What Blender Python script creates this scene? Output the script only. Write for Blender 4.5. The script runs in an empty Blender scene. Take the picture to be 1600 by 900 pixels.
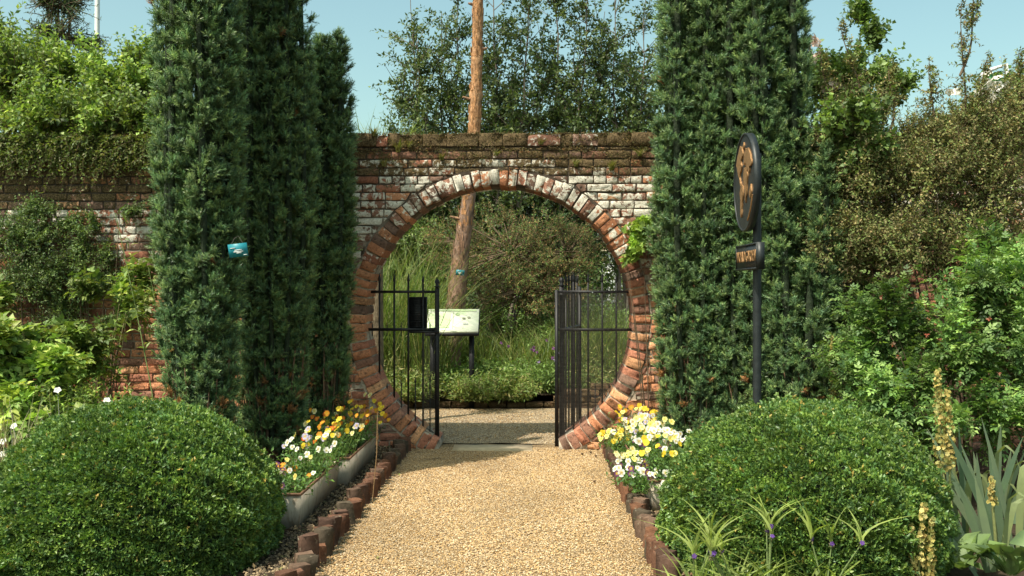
import bpy, math
import numpy as np
from math import radians as R_, sin, cos, pi, sqrt
from mathutils import Vector

# ------------------------------------------------------------------ camera, sky, sun, exposure
sc = bpy.context.scene
F = 1550.0                                    # focal length in photo pixels
CAM = np.array([0.32, -8.96, 1.46])
TH = math.atan(35 / F)
cd = bpy.data.cameras.new('camera'); cam = bpy.data.objects.new('camera', cd)
sc.collection.objects.link(cam); sc.camera = cam
cam.location = CAM; cam.rotation_euler = (pi / 2, 0, TH)
cd.sensor_width = 36; cd.lens = F / 1600 * 36; cd.clip_start = .05; cd.clip_end = 2000
SUN_AZ, SUN_EL = R_(44), R_(58)               # from the left, behind the viewer
to_sun = Vector((-sin(SUN_AZ) * cos(SUN_EL), -cos(SUN_AZ) * cos(SUN_EL), sin(SUN_EL)))
w = bpy.data.worlds.new('World'); sc.world = w; w.use_nodes = True
nt = w.node_tree; nt.nodes.clear()
sky = nt.nodes.new('ShaderNodeTexSky'); sky.sky_type = 'NISHITA'; sky.sun_disc = False
sky.sun_elevation = SUN_EL; sky.sun_rotation = math.atan2(to_sun.x, to_sun.y)
sky.altitude = 50; sky.air_density = 1.0; sky.dust_density = 3.0; sky.ozone_density = 1.2
tint = nt.nodes.new('ShaderNodeMix'); tint.data_type = 'RGBA'; tint.blend_type = 'MULTIPLY'
tint.inputs[0].default_value = 1; tint.inputs[7].default_value = (.82, .93, .69, 1)
bg = nt.nodes.new('ShaderNodeBackground'); bg.inputs[1].default_value = .15
wo = nt.nodes.new('ShaderNodeOutputWorld')
nt.links.new(sky.outputs[0], tint.inputs[6]); nt.links.new(tint.outputs[2], bg.inputs[0]); nt.links.new(bg.outputs[0], wo.inputs[0])
sl = bpy.data.lights.new('sun', 'SUN'); sl.energy = 3.35; sl.angle = R_(.53); sl.color = (1, .93, .80)
so = bpy.data.objects.new('sun', sl); sc.collection.objects.link(so)
so.rotation_euler = to_sun.to_track_quat('Z', 'Y').to_euler()
sc.view_settings.view_transform = 'Standard'; sc.view_settings.look = 'None'
sc.view_settings.exposure = 0.86; sc.view_settings.gamma = 1; sc.view_settings.use_curve_mapping = False
sc.render.engine = 'CYCLES'; sc.cycles.use_denoising = True
sc.cycles.max_bounces = 6; sc.cycles.diffuse_bounces = 4; sc.cycles.transmission_bounces = 3; sc.cycles.transparent_max_bounces = 6

rng = np.random.default_rng(7)
col = sc.collection

def at(px, py, Y):
    """world point on the plane y = Y seen at photo pixel (px, py)"""
    r = np.array([cos(TH), sin(TH), 0.]); f = np.array([-sin(TH), cos(TH), 0.])
    ray = f + (px - 800) / F * r + np.array([0, 0, (450 - (py - 2)) / F])
    return CAM + ray * (Y - CAM[1]) / ray[1]
def gx(px, Y): return float(at(px, 450, Y)[0])

# ------------------------------------------------------------------ mesh helpers
class G:
    def __init__(s): s.V = []; s.C = []; s.Fs = []; s.n = 0
    def add(s, V, Fc, c=(1, 1, 1)):
        V = np.asarray(V, float).reshape(-1, 3); Fc = np.asarray(Fc, int)
        c = np.broadcast_to(np.asarray(c, float), (len(V), 3))
        s.V.append(V); s.C.append(c); s.Fs.append(Fc + s.n); s.n += len(V)
        return s
    def inst(s, tpl, Rm, T, S, c, tipc=None):
        """N copies of a template; tipc brightens by template y"""
        TV, TF = tpl; N = len(T); k = len(TV)
        S = np.asarray(S, float)
        if S.ndim == 1: S = S[:, None].repeat(3, 1)
        V = np.einsum('nij,nkj->nki', Rm, TV[None] * S[:, None, :]) + np.asarray(T)[:, None, :]
        c = np.asarray(c, float)
        if c.ndim == 1: c = np.broadcast_to(c, (N, 3))
        C = np.repeat(c[:, None, :], k, 1)
        if tipc is not None: C = C * tipc[None, :, None]
        Fc = TF[None] + (np.arange(N) * k)[:, None, None]
        return s.add(V.reshape(-1, 3), Fc.reshape(-1, TF.shape[1]), C.reshape(-1, 3))
    def build(s, name, mat, parent=None, smooth=False, origin=None):
        V = np.concatenate(s.V); C = np.concatenate(s.C)
        loops = np.concatenate([f.ravel() for f in s.Fs]); cnt = np.concatenate([np.full(len(f), f.shape[1]) for f in s.Fs])
        if origin is not None: V = V - np.asarray(origin)
        me = bpy.data.meshes.new(name)
        me.vertices.add(len(V)); me.vertices.foreach_set('co', V.astype(np.float32).ravel())
        me.loops.add(len(loops)); me.loops.foreach_set('vertex_index', loops.astype(np.int32))
        me.polygons.add(len(cnt)); st = np.concatenate([[0], np.cumsum(cnt)[:-1]])
        me.polygons.foreach_set('loop_start', st.astype(np.int32)); me.polygons.foreach_set('loop_total', cnt.astype(np.int32))
        if smooth: me.polygons.foreach_set('use_smooth', np.ones(len(cnt), bool))
        a = me.color_attributes.new('Col', 'FLOAT_COLOR', 'POINT')
        a.data.foreach_set('color', np.concatenate([C, np.ones((len(C), 1))], 1).astype(np.float32).ravel())
        me.update(); me.validate()
        me.materials.append(mat)
        o = bpy.data.objects.new(name, me); col.objects.link(o)
        if parent is not None: o.parent = parent
        if origin is not None: o.location = origin
        return o

def thing(name, label, cat, loc=(0, 0, 0), group=None, rz=0):
    o = bpy.data.objects.new(name, None); col.objects.link(o); o.location = loc; o.rotation_euler[2] = rz
    o['label'] = label; o['category'] = cat
    if group: o['group'] = group
    return o
def tag(o, label, cat, group=None):
    o['label'] = label; o['category'] = cat
    if group: o['group'] = group
    return o
def kind(o, k): o['kind'] = k; return o

def nrm(v): return v / np.maximum(np.linalg.norm(v, axis=-1, keepdims=True), 1e-9)
def frames(D, N):
    D = nrm(D); X = nrm(np.cross(D, N)); Z = np.cross(X, D)
    return np.stack([X, D, Z], -1)
def rnd3(n, r=rng): return nrm(r.normal(size=(n, 3)))

BOXF = np.array([[0, 3, 2, 1], [4, 5, 6, 7], [0, 1, 5, 4], [1, 2, 6, 5], [2, 3, 7, 6], [3, 0, 4, 7]])
def box(g, a, b, c=(1, 1, 1), jit=0, rot=None, piv=None):
    a = np.array(a, float); b = np.array(b, float)
    V = np.array([[a[0], a[1], a[2]], [b[0], a[1], a[2]], [b[0], b[1], a[2]], [a[0], b[1], a[2]],
                  [a[0], a[1], b[2]], [b[0], a[1], b[2]], [b[0], b[1], b[2]], [a[0], b[1], b[2]]])
    if jit: V = V + rng.normal(0, jit, V.shape)
    if rot is not None: V = (V - piv) @ rot.T + piv
    g.add(V, BOXF, c)
def tube(g, P, r, k=6, c=(1, 1, 1), cap=True, jit=0):
    P = np.asarray(P, float); n = len(P); r = np.broadcast_to(np.asarray(r, float), (n,))
    T = nrm(np.gradient(P, axis=0)); up = np.array([0, 0, 1.]) if abs(T[0][2]) < .9 else np.array([0, 1., 0])
    X = nrm(np.cross(T, up)); Y = np.cross(T, X)
    a = np.linspace(0, 2 * pi, k, endpoint=False)
    rr = r[:, None] * (1 + (rng.normal(0, jit, (n, k)) if jit else 0))
    V = P[:, None] + rr[..., None] * (np.cos(a)[None, :, None] * X[:, None] + np.sin(a)[None, :, None] * Y[:, None])
    V = V.reshape(-1, 3); i = np.arange(n - 1)[:, None] * k; j = np.arange(k)[None]; j2 = (j + 1) % k
    Fc = np.stack([i + j, i + j2, i + k + j2, i + k + j], -1).reshape(-1, 4)
    cc = np.asarray(c, float)
    if cc.ndim == 2: cc = np.repeat(cc, k, 0)
    g.add(V, Fc, cc)
    if cap:
        c0 = cc if cc.ndim == 1 else cc[0]
        g.add(V[:k], [np.arange(k)[::-1]], c0); g.add(V[-k:], [np.arange(k)], c0 if cc.ndim == 1 else cc[-1])
def segs(g, A, B, ra, rb, c):
    """many thin three-sided twigs"""
    A = np.asarray(A); B = np.asarray(B); N = len(A)
    if N == 0: return
    D = nrm(B - A); X = nrm(np.cross(D, np.array([.3, .5, .8]))); Y = np.cross(D, X)
    a = np.array([0, 2.094, 4.189]); ring = np.cos(a)[None, :, None] * X[:, None] + np.sin(a)[None, :, None] * Y[:, None]
    ra = np.broadcast_to(ra, (N,))[:, None, None]; rb = np.broadcast_to(rb, (N,))[:, None, None]
    V = np.concatenate([A[:, None] + ring * ra, B[:, None] + ring * rb], 1)
    f = np.array([[0, 1, 4, 3], [1, 2, 5, 4], [2, 0, 3, 5]])
    Fc = f[None] + (np.arange(N) * 6)[:, None, None]
    c = np.asarray(c, float)
    C = np.repeat(c[None] if c.ndim == 1 else c, 6 * N if c.ndim == 1 else 6, 0)
    g.add(V.reshape(-1, 3), Fc.reshape(-1, 4), C)
def disc_lathe(g, prof, cx, cy, k=12, c=(1, 1, 1)):
    P = [(cx, cy, z) for r, z in prof]
    a = np.linspace(0, 2 * pi, k, endpoint=False)
    V = np.array([[cx + r * cos(t), cy + r * sin(t), z] for r, z in prof for t in a])
    n = len(prof); i = np.arange(n - 1)[:, None] * k; j = np.arange(k)[None]; j2 = (j + 1) % k
    g.add(V, np.stack([i + j, i + j2, i + k + j2, i + k + j], -1).reshape(-1, 4), c)

# leaf templates: y along the leaf, z its normal
def oval(wd=.5, fold=.12, bend=.1):
    V = np.array([[0, 0, 0], [wd / 2, .42, fold], [0, 1, -bend], [-wd / 2, .42, fold], [0, .45, 0]])
    return V, np.array([[0, 1, 2, 4], [0, 4, 2, 3]])
def oval6(wd=.55, fold=.1, bend=.12):
    V = np.array([[0, 0, 0], [wd * .42, .22, fold * .8], [wd / 2, .5, fold], [wd * .3, .8, 0], [0, 1, -bend],
                  [-wd * .3, .8, 0], [-wd / 2, .5, fold], [-wd * .42, .22, fold * .8], [0, .25, 0], [0, .55, 0.0]])
    return V, np.array([[0, 1, 2, 8], [8, 2, 9, 9], [9, 2, 3, 4], [0, 8, 6, 7], [8, 9, 6, 6], [9, 4, 5, 6]])
def merge(parts):
    Vs, Fs, n = [], [], 0
    for V, Fc in parts: Vs.append(V); Fs.append(Fc + n); n += len(V)
    return np.concatenate(Vs), np.concatenate(Fs)
def xf(t, ang=0, s=1, off=(0, 0, 0), tilt=0, s3=None):
    V, Fc = t; V = V * (np.array(s3) if s3 is not None else s)
    ct, st = cos(tilt), sin(tilt); V = V @ np.array([[1, 0, 0], [0, ct, -st], [0, st, ct]]).T
    ca, sa = cos(ang), sin(ang); V = V @ np.array([[ca, -sa, 0], [sa, ca, 0], [0, 0, 1]]).T
    return V + np.array(off), Fc
OV = oval(); NARROW = oval(.28, .05, .15); ROUND = oval(.8, .12, .05)
COMPOUND = merge([xf(oval(.55), 0, .42, (0, .6, 0), -.1), xf(oval(.55), .9, .36, (0, .5, 0), .1), xf(oval(.55), -.9, .36, (0, .5, 0), .1),
                  xf(oval(.55), 1.1, .3, (0, .22, 0), .1), xf(oval(.55), -1.1, .3, (0, .22, 0), .1)])
TRIFOL = merge([xf(oval(.6), 0, .62, (0, .38, 0), -.15), xf(oval(.6), 1.15, .5, (0, .33, 0), -.05), xf(oval(.6), -1.15, .5, (0, .33, 0), -.05)])
LOBED = merge([xf(oval(.62, .05), a, s, (0, .1, 0), -.1) for a, s in ((0, .9), (.75, .75), (-.75, .75), (1.6, .5), (-1.6, .5))])
ROSETTE = merge([xf(oval(.55, .1), a, .9, (0, .25 * (i % 2), 0), t) for i, (a, t) in enumerate(((0, .5), (2.1, -.2), (-2.1, .3), (.9, -.5)))])
def needle_sprig(n=14, r=None):
    r = r or np.random.default_rng(3); Vs = []; Fs = []
    for i in range(n):
        y = .1 + .85 * i / n; a = i * 2.4; d = np.array([cos(a) * .8, .62 + .5 * i / n, sin(a) * .8]); d /= np.linalg.norm(d)
        L = .36 - .12 * i / n; s = np.cross(d, [.2, .9, .4]); s = s / np.linalg.norm(s) * .034
        b = np.array([0, y, 0]); k = len(Vs) * 3
        Vs.append(np.array([b - s, b + s, b + d * L])); Fs.append([k, k + 1, k + 2])
    return np.concatenate(Vs), np.array(Fs)
SPRIG = needle_sprig(14); SPRIG_TIP = np.array([.75 + .25 * (i % 3 == 2) + .5 * (i // 3) / 14 for i in range(42)])
BLOSSOM = merge([xf(oval6(1.05, .06), a, 1, (0, 0, 0), .25) for a in np.arange(5) * 2 * pi / 5])

# ------------------------------------------------------------------ materials
def new_mat(name):
    m = bpy.data.materials.new(name); m.use_nodes = True; n = m.node_tree; n.nodes.clear()
    return m, n, n.nodes.new('ShaderNodeOutputMaterial')
def N(n, t, **kw):
    x = n.nodes.new(t)
    for k, v in kw.items(): setattr(x, k, v)
    return x
def noise(n, scale, detail=4, rough=.6, co=None, dist=0):
    x = N(n, 'ShaderNodeTexNoise'); x.inputs['Scale'].default_value = scale; x.inputs['Detail'].default_value = detail
    x.inputs['Roughness'].default_value = rough; x.inputs['Distortion'].default_value = dist
    if co: n.links.new(co, x.inputs['Vector'])
    return x
def mix(n, f, a, b, blend='MIX'):
    x = N(n, 'ShaderNodeMix', data_type='RGBA', blend_type=blend)
    for s, v in ((0, f), (6, a), (7, b)):
        if hasattr(v, 'links'): n.links.new(v, x.inputs[s])
        else: x.inputs[s].default_value = v if s == 0 else (*v, 1)
    return x.outputs[2]
def ramp(n, fac, a, b):
    x = N(n, 'ShaderNodeMapRange'); x.inputs[1].default_value = a; x.inputs[2].default_value = b
    n.links.new(fac, x.inputs[0]); return x.outputs[0]
def bump(n, h, strength, dist):
    x = N(n, 'ShaderNodeBump'); x.inputs['Strength'].default_value = strength; x.inputs['Distance'].default_value = dist
    n.links.new(h, x.inputs['Height']); return x.outputs[0]
def math_(n, op, a, b):
    x = N(n, 'ShaderNodeMath', operation=op)
    for i, v in enumerate((a, b)):
        if hasattr(v, 'links'): n.links.new(v, x.inputs[i])
        else: x.inputs[i].default_value = v
    return x.outputs[0]

def leaf_mat(name, rough=.5, transl=.3, var=.35, spec=.4, tcol=(1.25, 1.35, .55), gain=(1.6, 1.4, 1.3)):
    m, n, out = new_mat(name)
    at_ = N(n, 'ShaderNodeAttribute', attribute_name='Col'); a_c = mix(n, 1, at_.outputs[0], gain, 'MULTIPLY'); geo = N(n, 'ShaderNodeNewGeometry')
    nz = noise(n, 9, 3, .6, geo.outputs['Position'])
    v = ramp(n, nz.outputs[0], .25, .75)
    dark = mix(n, 1, a_c, (1 - var, 1 - var, 1 - var * .6), 'MULTIPLY')
    light = mix(n, 1, a_c, (1 + var, 1 + var * .9, 1), 'MULTIPLY')
    c = mix(n, v, dark, light)
    p = N(n, 'ShaderNodeBsdfPrincipled'); p.inputs['Roughness'].default_value = rough; p.inputs['Specular IOR Level'].default_value = spec
    n.links.new(c, p.inputs['Base Color'])
    t = N(n, 'ShaderNodeBsdfTranslucent'); tc = mix(n, 1, c, tcol, 'MULTIPLY'); n.links.new(tc, t.inputs[0])
    ms = N(n, 'ShaderNodeMixShader'); ms.inputs[0].default_value = transl
    n.links.new(p.outputs[0], ms.inputs[1]); n.links.new(t.outputs[0], ms.inputs[2]); n.links.new(ms.outputs[0], out.inputs[0])
    return m
def hard_mat(name, base=None, rough=.8, metal=0, var=.3, scale=12, bs=.3, bd=.01, stain=None, stain_at=(.55, .7), stain_scale=4, use_col=False, stretch=None, spec=.4):
    m, n, out = new_mat(name)
    geo = N(n, 'ShaderNodeTexCoord').outputs['Object']
    if stretch:
        mp = N(n, 'ShaderNodeMapping'); mp.inputs['Scale'].default_value = stretch; n.links.new(geo, mp.inputs[0]); geo = mp.outputs[0]
    nz = noise(n, scale, 6, .65, geo)
    a = N(n, 'ShaderNodeAttribute', attribute_name='Col').outputs[0] if use_col else None
    if a is None:
        rgb = N(n, 'ShaderNodeRGB'); rgb.outputs[0].default_value = (*base, 1); a = rgb.outputs[0]
    v = ramp(n, nz.outputs[0], .3, .7)
    c = mix(n, v, mix(n, 1, a, (1 - var,) * 3, 'MULTIPLY'), mix(n, 1, a, (1 + var,) * 3, 'MULTIPLY'))
    if stain:
        n2 = noise(n, stain_scale, 5, .6, geo); c = mix(n, ramp(n, n2.outputs[0], *stain_at), c, stain)
    p = N(n, 'ShaderNodeBsdfPrincipled'); p.inputs['Roughness'].default_value = rough; p.inputs['Metallic'].default_value = metal
    p.inputs['Specular IOR Level'].default_value = spec
    n.links.new(c, p.inputs['Base Color'])
    if bs: n.links.new(bump(n, nz.outputs[0], bs, bd), p.inputs['Normal'])
    n.links.new(p.outputs[0], out.inputs[0]); return m

def brick_mat():
    """Col = brick colour; Mask.r = lime amount, Mask.g = moss amount"""
    m, n, out = new_mat('old_brick')
    co = N(n, 'ShaderNodeTexCoord').outputs['Object']
    base = N(n, 'ShaderNodeAttribute', attribute_name='Col').outputs[0]
    msk = N(n, 'ShaderNodeAttribute', attribute_name='Mask').outputs[0]
    sp = N(n, 'ShaderNodeSeparateColor'); n.links.new(msk, sp.inputs[0])
    fine = noise(n, 60, 6, .7, co); mid = noise(n, 16, 5, .65, co, .6); big = noise(n, 5, 4, .6, co)
    c = mix(n, ramp(n, fine.outputs[0], .3, .7), mix(n, 1, base, (.62, .58, .56), 'MULTIPLY'), mix(n, 1, base, (1.35, 1.3, 1.25), 'MULTIPLY'))
    c = mix(n, ramp(n, noise(n, 34, 4, .6, co).outputs[0], .56, .66), c, mix(n, 1, base, (.42, .42, .45), 'MULTIPLY'))
    thr = math_(n, 'SUBTRACT', math_(n, 'ADD', mid.outputs[0], math_(n, 'MULTIPLY', big.outputs[0], .35)), math_(n, 'SUBTRACT', 1.02, math_(n, 'MULTIPLY', sp.outputs[0], .5)))
    limec = mix(n, ramp(n, fine.outputs[0], .35, .65), (.46, .41, .33), (.78, .74, .65))
    c = mix(n, ramp(n, thr, 0, .05), c, limec)
    mn = noise(n, 22, 6, .7, co); thr2 = math_(n, 'SUBTRACT', mn.outputs[0], math_(n, 'SUBTRACT', .82, math_(n, 'MULTIPLY', sp.outputs[1], .55)))
    mossc = mix(n, ramp(n, noise(n, 90, 3, .6, co).outputs[0], .35, .65), (.05, .035, .018), (.20, .14, .075))
    c = mix(n, ramp(n, thr2, 0, .06), c, mossc)
    p = N(n, 'ShaderNodeBsdfPrincipled'); p.inputs['Roughness'].default_value = .92; p.inputs['Specular IOR Level'].default_value = .15
    n.links.new(c, p.inputs['Base Color'])
    h = math_(n, 'ADD', math_(n, 'MULTIPLY', mid.outputs[0], .8), math_(n, 'MULTIPLY', fine.outputs[0], .5))
    n.links.new(bump(n, h, .9, .012), p.inputs['Normal']); n.links.new(p.outputs[0], out.inputs[0]); return m

def ground_mat(name, a, b, scale, peb=None, bs=.6, bd=.01, pc=None, dark=None):
    m, n, out = new_mat(name); co = N(n, 'ShaderNodeTexCoord').outputs['Object']
    n1 = noise(n, scale, 6, .7, co); big = noise(n, 1.3, 4, .6, co)
    c = mix(n, ramp(n, n1.outputs[0], .3, .7), a, b); h = n1.outputs[0]
    if peb:
        v = N(n, 'ShaderNodeTexVoronoi'); v.inputs['Scale'].default_value = peb; n.links.new(co, v.inputs['Vector'])
        hs = N(n, 'ShaderNodeSeparateColor'); n.links.new(v.outputs['Color'], hs.inputs[0])
        pcn = mix(n, hs.outputs[0], pc[0], pc[1]); pcn = mix(n, ramp(n, hs.outputs[1], .8, .85), pcn, pc[2])
        c = mix(n, ramp(n, v.outputs['Distance'], .35, .6), pcn, dark); h = math_(n, 'SUBTRACT', 1, v.outputs['Distance'])
    c = mix(n, math_(n, 'MULTIPLY', ramp(n, big.outputs[0], .45, .75), .35), c, mix(n, 1, c, (.6, .58, .52), 'MULTIPLY'))
    p = N(n, 'ShaderNodeBsdfPrincipled'); p.inputs['Roughness'].default_value = .95; p.inputs['Specular IOR Level'].default_value = .2
    n.links.new(c, p.inputs['Base Color']); n.links.new(bump(n, h, bs, bd), p.inputs['Normal']); n.links.new(p.outputs[0], out.inputs[0]); return m

M = dict(
    leaf=leaf_mat('leaf', .5, .32, .35, .4, (1.25, 1.3, .55), (2.05, 1.65, 1.8)), box=leaf_mat('box_leaf', .4, .2, .25, .4, (1.25, 1.35, .55), (2.35, 1.95, 2.0)), yew=leaf_mat('yew_needles', .42, .15, .25, .45, (1.1, 1.2, .7), (3.5, 2.4, 1.9)),
    grass=leaf_mat('grass_blade', .5, .35, .3), petal=leaf_mat('petal', .6, .3, .08, .2, (1.1, 1.05, .9), (1, 1, 1)),
    dry=leaf_mat('dry_foliage', .7, .28, .3, .2, (1.2, 1.1, .7), (1.85, 1.8, 1.8)), iris=leaf_mat('iris_blade', .5, .25, .15, .3, (1.25, 1.35, .55), (1., .95, .95)),
    brick=brick_mat(), mortar=hard_mat('lime_mortar', (.48, .40, .31), .95, 0, .4, 25, .8, .01, (.07, .055, .04), (.5, .62), 7),
    bark=hard_mat('bark', None, .9, 0, .6, 30, 1, .03, use_col=True, stretch=(1, 1, .35)),
    twig=hard_mat('twig', None, .85, 0, .25, 40, .2, .003, use_col=True),
    iron=hard_mat('black_iron', (.018, .018, .02), .5, .3, .5, 30, .3, .002, (.05, .03, .02), (.66, .78), 18),
    mesh=hard_mat('galvanised_wire', (.10, .095, .085), .6, .3, .3, 30, 0),
    zinc=hard_mat('zinc_sheet', (.46, .40, .31), .6, .15, .22, 9, .15, .003, (.26, .19, .12), (.60, .74), 5, stretch=(3, 3, 1)),
    rust=hard_mat('rusty_rim', (.22, .12, .07), .8, .2, .4, 30, .3, .002),
    sign=hard_mat('sign_enamel', (.022, .026, .028), .45, .1, .3, 20, .15, .002),
    gold=hard_mat('gold_leaf', (.40, .23, .11), .55, .75, .3, 40, .3, .003),
    teal=hard_mat('teal_plastic', (.02, .24, .30), .45, 0, .15, 20, 0), white=hard_mat('white_paint', (.78, .78, .76), .5, 0, .06, 8, 0),
    soil=ground_mat('soil', (.03, .02, .012), (.10, .07, .045), 30, bs=1, bd=.03),
    path=ground_mat('gravel_bed', (.4, .3, .2), (.5, .4, .3), 50, 110, .8, .006, ((.28, .18, .09), (.46, .34, .19), (.52, .43, .30)), (.13, .08, .04)),
    yard=ground_mat('sandy_gravel', (.4, .3, .2), (.5, .4, .3), 50, 60, .6, .005, ((.32, .24, .15), (.50, .39, .25), (.55, .46, .34)), (.18, .13, .08)),
    peb=hard_mat('pebble', None, .75, 0, .12, 60, .2, .001, use_col=True),
    slab=hard_mat('worn_slab', (.46, .37, .25), .9, 0, .2, 14, .4, .004, (.28, .22, .14), (.55, .75), 6),
    board=hard_mat('board_print', (.70, .74, .58), .35, 0, .12, 6, 0, 0, (.45, .58, .32), (.52, .66), 3),
    edge=hard_mat('edging_brick', None, .92, 0, .35, 30, .9, .008, (.30, .27, .20), (.60, .72), 18, use_col=True, spec=.15),
    plastic=hard_mat('green_fabric', (.05, .20, .07), .6, 0, .2, 5, 0),
)
_n = M['mortar'].node_tree; _p = [q for q in _n.nodes if q.type == 'BSDF_PRINCIPLED'][0]; _src = _p.inputs['Base Color'].links[0].from_socket
_g = N(_n, 'ShaderNodeTexCoord'); _s = N(_n, 'ShaderNodeSeparateXYZ'); _n.links.new(_g.outputs['Object'], _s.inputs[0]); _nz = noise(_n, 6, 4, .6, _g.outputs['Object'])
_f = ramp(_n, math_(_n, 'ADD', _s.outputs[2], math_(_n, 'MULTIPLY', _nz.outputs[0], .9)), 1.9, 2.7); _n.links.new(mix(_n, _f, _src, (.075, .055, .04)), _p.inputs['Base Color'])
M['core'] = hard_mat('dark_core_fill', (.022, .034, .016), .95, 0, .5, 30, .8, .02)  # near-black fill: the shade deep inside the foliage is put into this colour

# ------------------------------------------------------------------ ground
def sheet(name, x0, x1, y0, y1, z, mat, nx=1, ny=1, amp=0):
    g = G(); xs = np.linspace(x0, x1, nx + 1); ys = np.linspace(y0, y1, ny + 1)
    X, Y = np.meshgrid(xs, ys); Z = np.full_like(X, z) + (rng.normal(0, amp, X.shape) if amp else 0)
    i = np.arange(ny)[:, None] * (nx + 1); j = np.arange(nx)[None]
    g.add(np.stack([X, Y, Z], -1), np.stack([i + j, i + j + 1, i + nx + 2 + j, i + nx + 1 + j], -1).reshape(-1, 4))
    return kind(g.build(name, mat, smooth=True), 'structure')
sheet('ground', -300, 300, -60, 600, -.012, M['soil'])
PX0, PX1 = -.80, .93
sheet('gravel_path', PX0 - .1, PX1 + .1, -12, .31, .0, M['path'], 20, 120, .003)
sheet('courtyard', -7, 7, .312, 3.05, .004, M['yard'], 60, 20, .004)
sheet('flower_bed_soil', -7, PX0 - .12, -7, -.02, .03, M['soil'], 60, 60, .012)
sheet('flower_bed_soil_right', PX1 + .12, 7, -7, -.02, .03, M['soil'], 60, 60, .012).name = 'flower_bed_soil'
g = G(); octa = (np.array([[1, 0, 0], [0, 1, 0], [-1, 0, 0], [0, -1, 0], [0, 0, 1], [0, 0, -1.]]),
                 np.array([[0, 1, 4], [1, 2, 4], [2, 3, 4], [3, 0, 4]]))
n = 80000; y = -9 + 4.6 + rng.random(n) ** .85 * 4.5; x = PX0 - .03 + rng.random(n) * (PX1 - PX0 + .06)
T = np.stack([x, y, rng.random(n) * .007 - .001], -1); S = (rng.random((n, 3)) * .6 + .55) * .0056 * np.array([1.15, 1, .75])
pal = np.array([(.55, .40, .22), (.66, .52, .34), (.42, .27, .13), (.74, .68, .56), (.30, .23, .16), (.60, .42, .20), (.70, .56, .38)]) * np.array([.84, .75, .64])
kc = pal[rng.choice(7, n, p=[.24, .24, .12, .1, .06, .12, .12])] * (.85 + .3 * rng.random((n, 1)))
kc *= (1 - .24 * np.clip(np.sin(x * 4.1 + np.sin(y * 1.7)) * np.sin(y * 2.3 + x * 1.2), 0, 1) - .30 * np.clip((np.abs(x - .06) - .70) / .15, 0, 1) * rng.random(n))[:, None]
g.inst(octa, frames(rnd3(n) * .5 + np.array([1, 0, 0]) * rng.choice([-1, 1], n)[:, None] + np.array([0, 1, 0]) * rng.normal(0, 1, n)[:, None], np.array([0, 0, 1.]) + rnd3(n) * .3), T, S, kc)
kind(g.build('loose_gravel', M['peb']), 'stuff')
n = 9000; T = np.stack([rng.random(n) * 4.4 - 2.0, .34 + rng.random(n) * 2.6, np.full(n, .005)], -1)
g = G(); g.inst(octa, frames(rnd3(n), np.array([0, 0, 1.]) + 0 * T), T, (rng.random(n) * .6 + .5) * .008, pal[rng.choice(7, n)] * .92)
kind(g.build('courtyard_gravel', M['peb']), 'stuff')
g = G(); box(g, (-.42, -.10, -.02), (.30, .22, .012), jit=.004); kind(g.build('threshold_slab', M['slab']), 'structure')

# ------------------------------------------------------------------ garden wall with its round opening
ZC, RI, RO, WT, HT = 1.171, 1.218, 1.36, .45, 2.86
wall = thing('brick_garden_wall', 'old red brick garden wall with a round moon gate opening, limewashed above the arch', 'wall')
brick_pal = np.array([(.38, .155, .075), (.43, .19, .095), (.32, .13, .08), (.25, .125, .085), (.47, .24, .12), (.19, .115, .085)])
brick_pal = brick_pal * .9 * 1.2 + brick_pal.mean(1, keepdims=True) * .12
def rough_box(g, masks, corners, c, mask, y0=0., nx=4, nz=2, amp=.004, side=1, depth=.05):
    """one brick face: corners are four (x,z) pairs, bl br tr tl; slightly pillowed and uneven"""
    bwid = max(.03, abs(corners[1][0] - corners[0][0]) + abs(corners[1][1] - corners[0][1])); bhgt = max(.03, abs(corners[3][1] - corners[0][1]) + abs(corners[3][0] - corners[0][0]))
    eu = min(.3, .0055 / bwid); ev = min(.3, .0055 / bhgt)
    u = np.concatenate([[0], np.linspace(eu, 1 - eu, nx), [1]]); v = np.concatenate([[0], np.linspace(ev, 1 - ev, nz + 1), [1]]); U, Vv = np.meshgrid(u, v)
    bl, br, tr, tl = [np.array(q, float) for q in corners]
    P = (bl * ((1 - U) * (1 - Vv))[..., None] + br * (U * (1 - Vv))[..., None] + tr * (U * Vv)[..., None] + tl * ((1 - U) * Vv)[..., None])
    edge = (U == 0) | (U == 1) | (Vv == 0) | (Vv == 1); corner = ((U == 0) | (U == 1)) & ((Vv == 0) | (Vv == 1))
    Y = y0 + side * (rng.normal(0, amp, U.shape) + edge * .0038 + corner * .003)
    P = P + rng.normal(0, .002, P.shape)
    cc = P.reshape(-1, 2).mean(0); P = P + (cc - P) * (corner * .04 * rng.random(U.shape))[..., None]
    V = np.stack([P[..., 0], Y, P[..., 1]], -1)
    H, W_ = U.shape; idx = np.arange(H * W_).reshape(H, W_)
    f = np.stack([idx[:-1, :-1], idx[:-1, 1:], idx[1:, 1:], idx[1:, :-1]], -1).reshape(-1, 4)
    per = np.concatenate([idx[0, :-1], idx[:-1, -1], idx[-1, :0:-1], idx[:0:-1, 0]])
    Vf = V.reshape(-1, 3); back = Vf[per].copy(); back[:, 1] = y0 + side * depth
    k = len(per); b0 = len(Vf); j = np.arange(k); j2 = (j + 1) % k
    f2 = np.stack([per[j2], per[j], b0 + j, b0 + j2], -1)
    if side < 0: f = f[:, ::-1]; f2 = f2[:, ::-1]
    VV = np.concatenate([Vf, back]); g.add(VV, np.concatenate([f, f2]), c)
    masks.append(np.tile([mask[0], mask[1], 0, 1], (len(VV), 1)))
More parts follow.
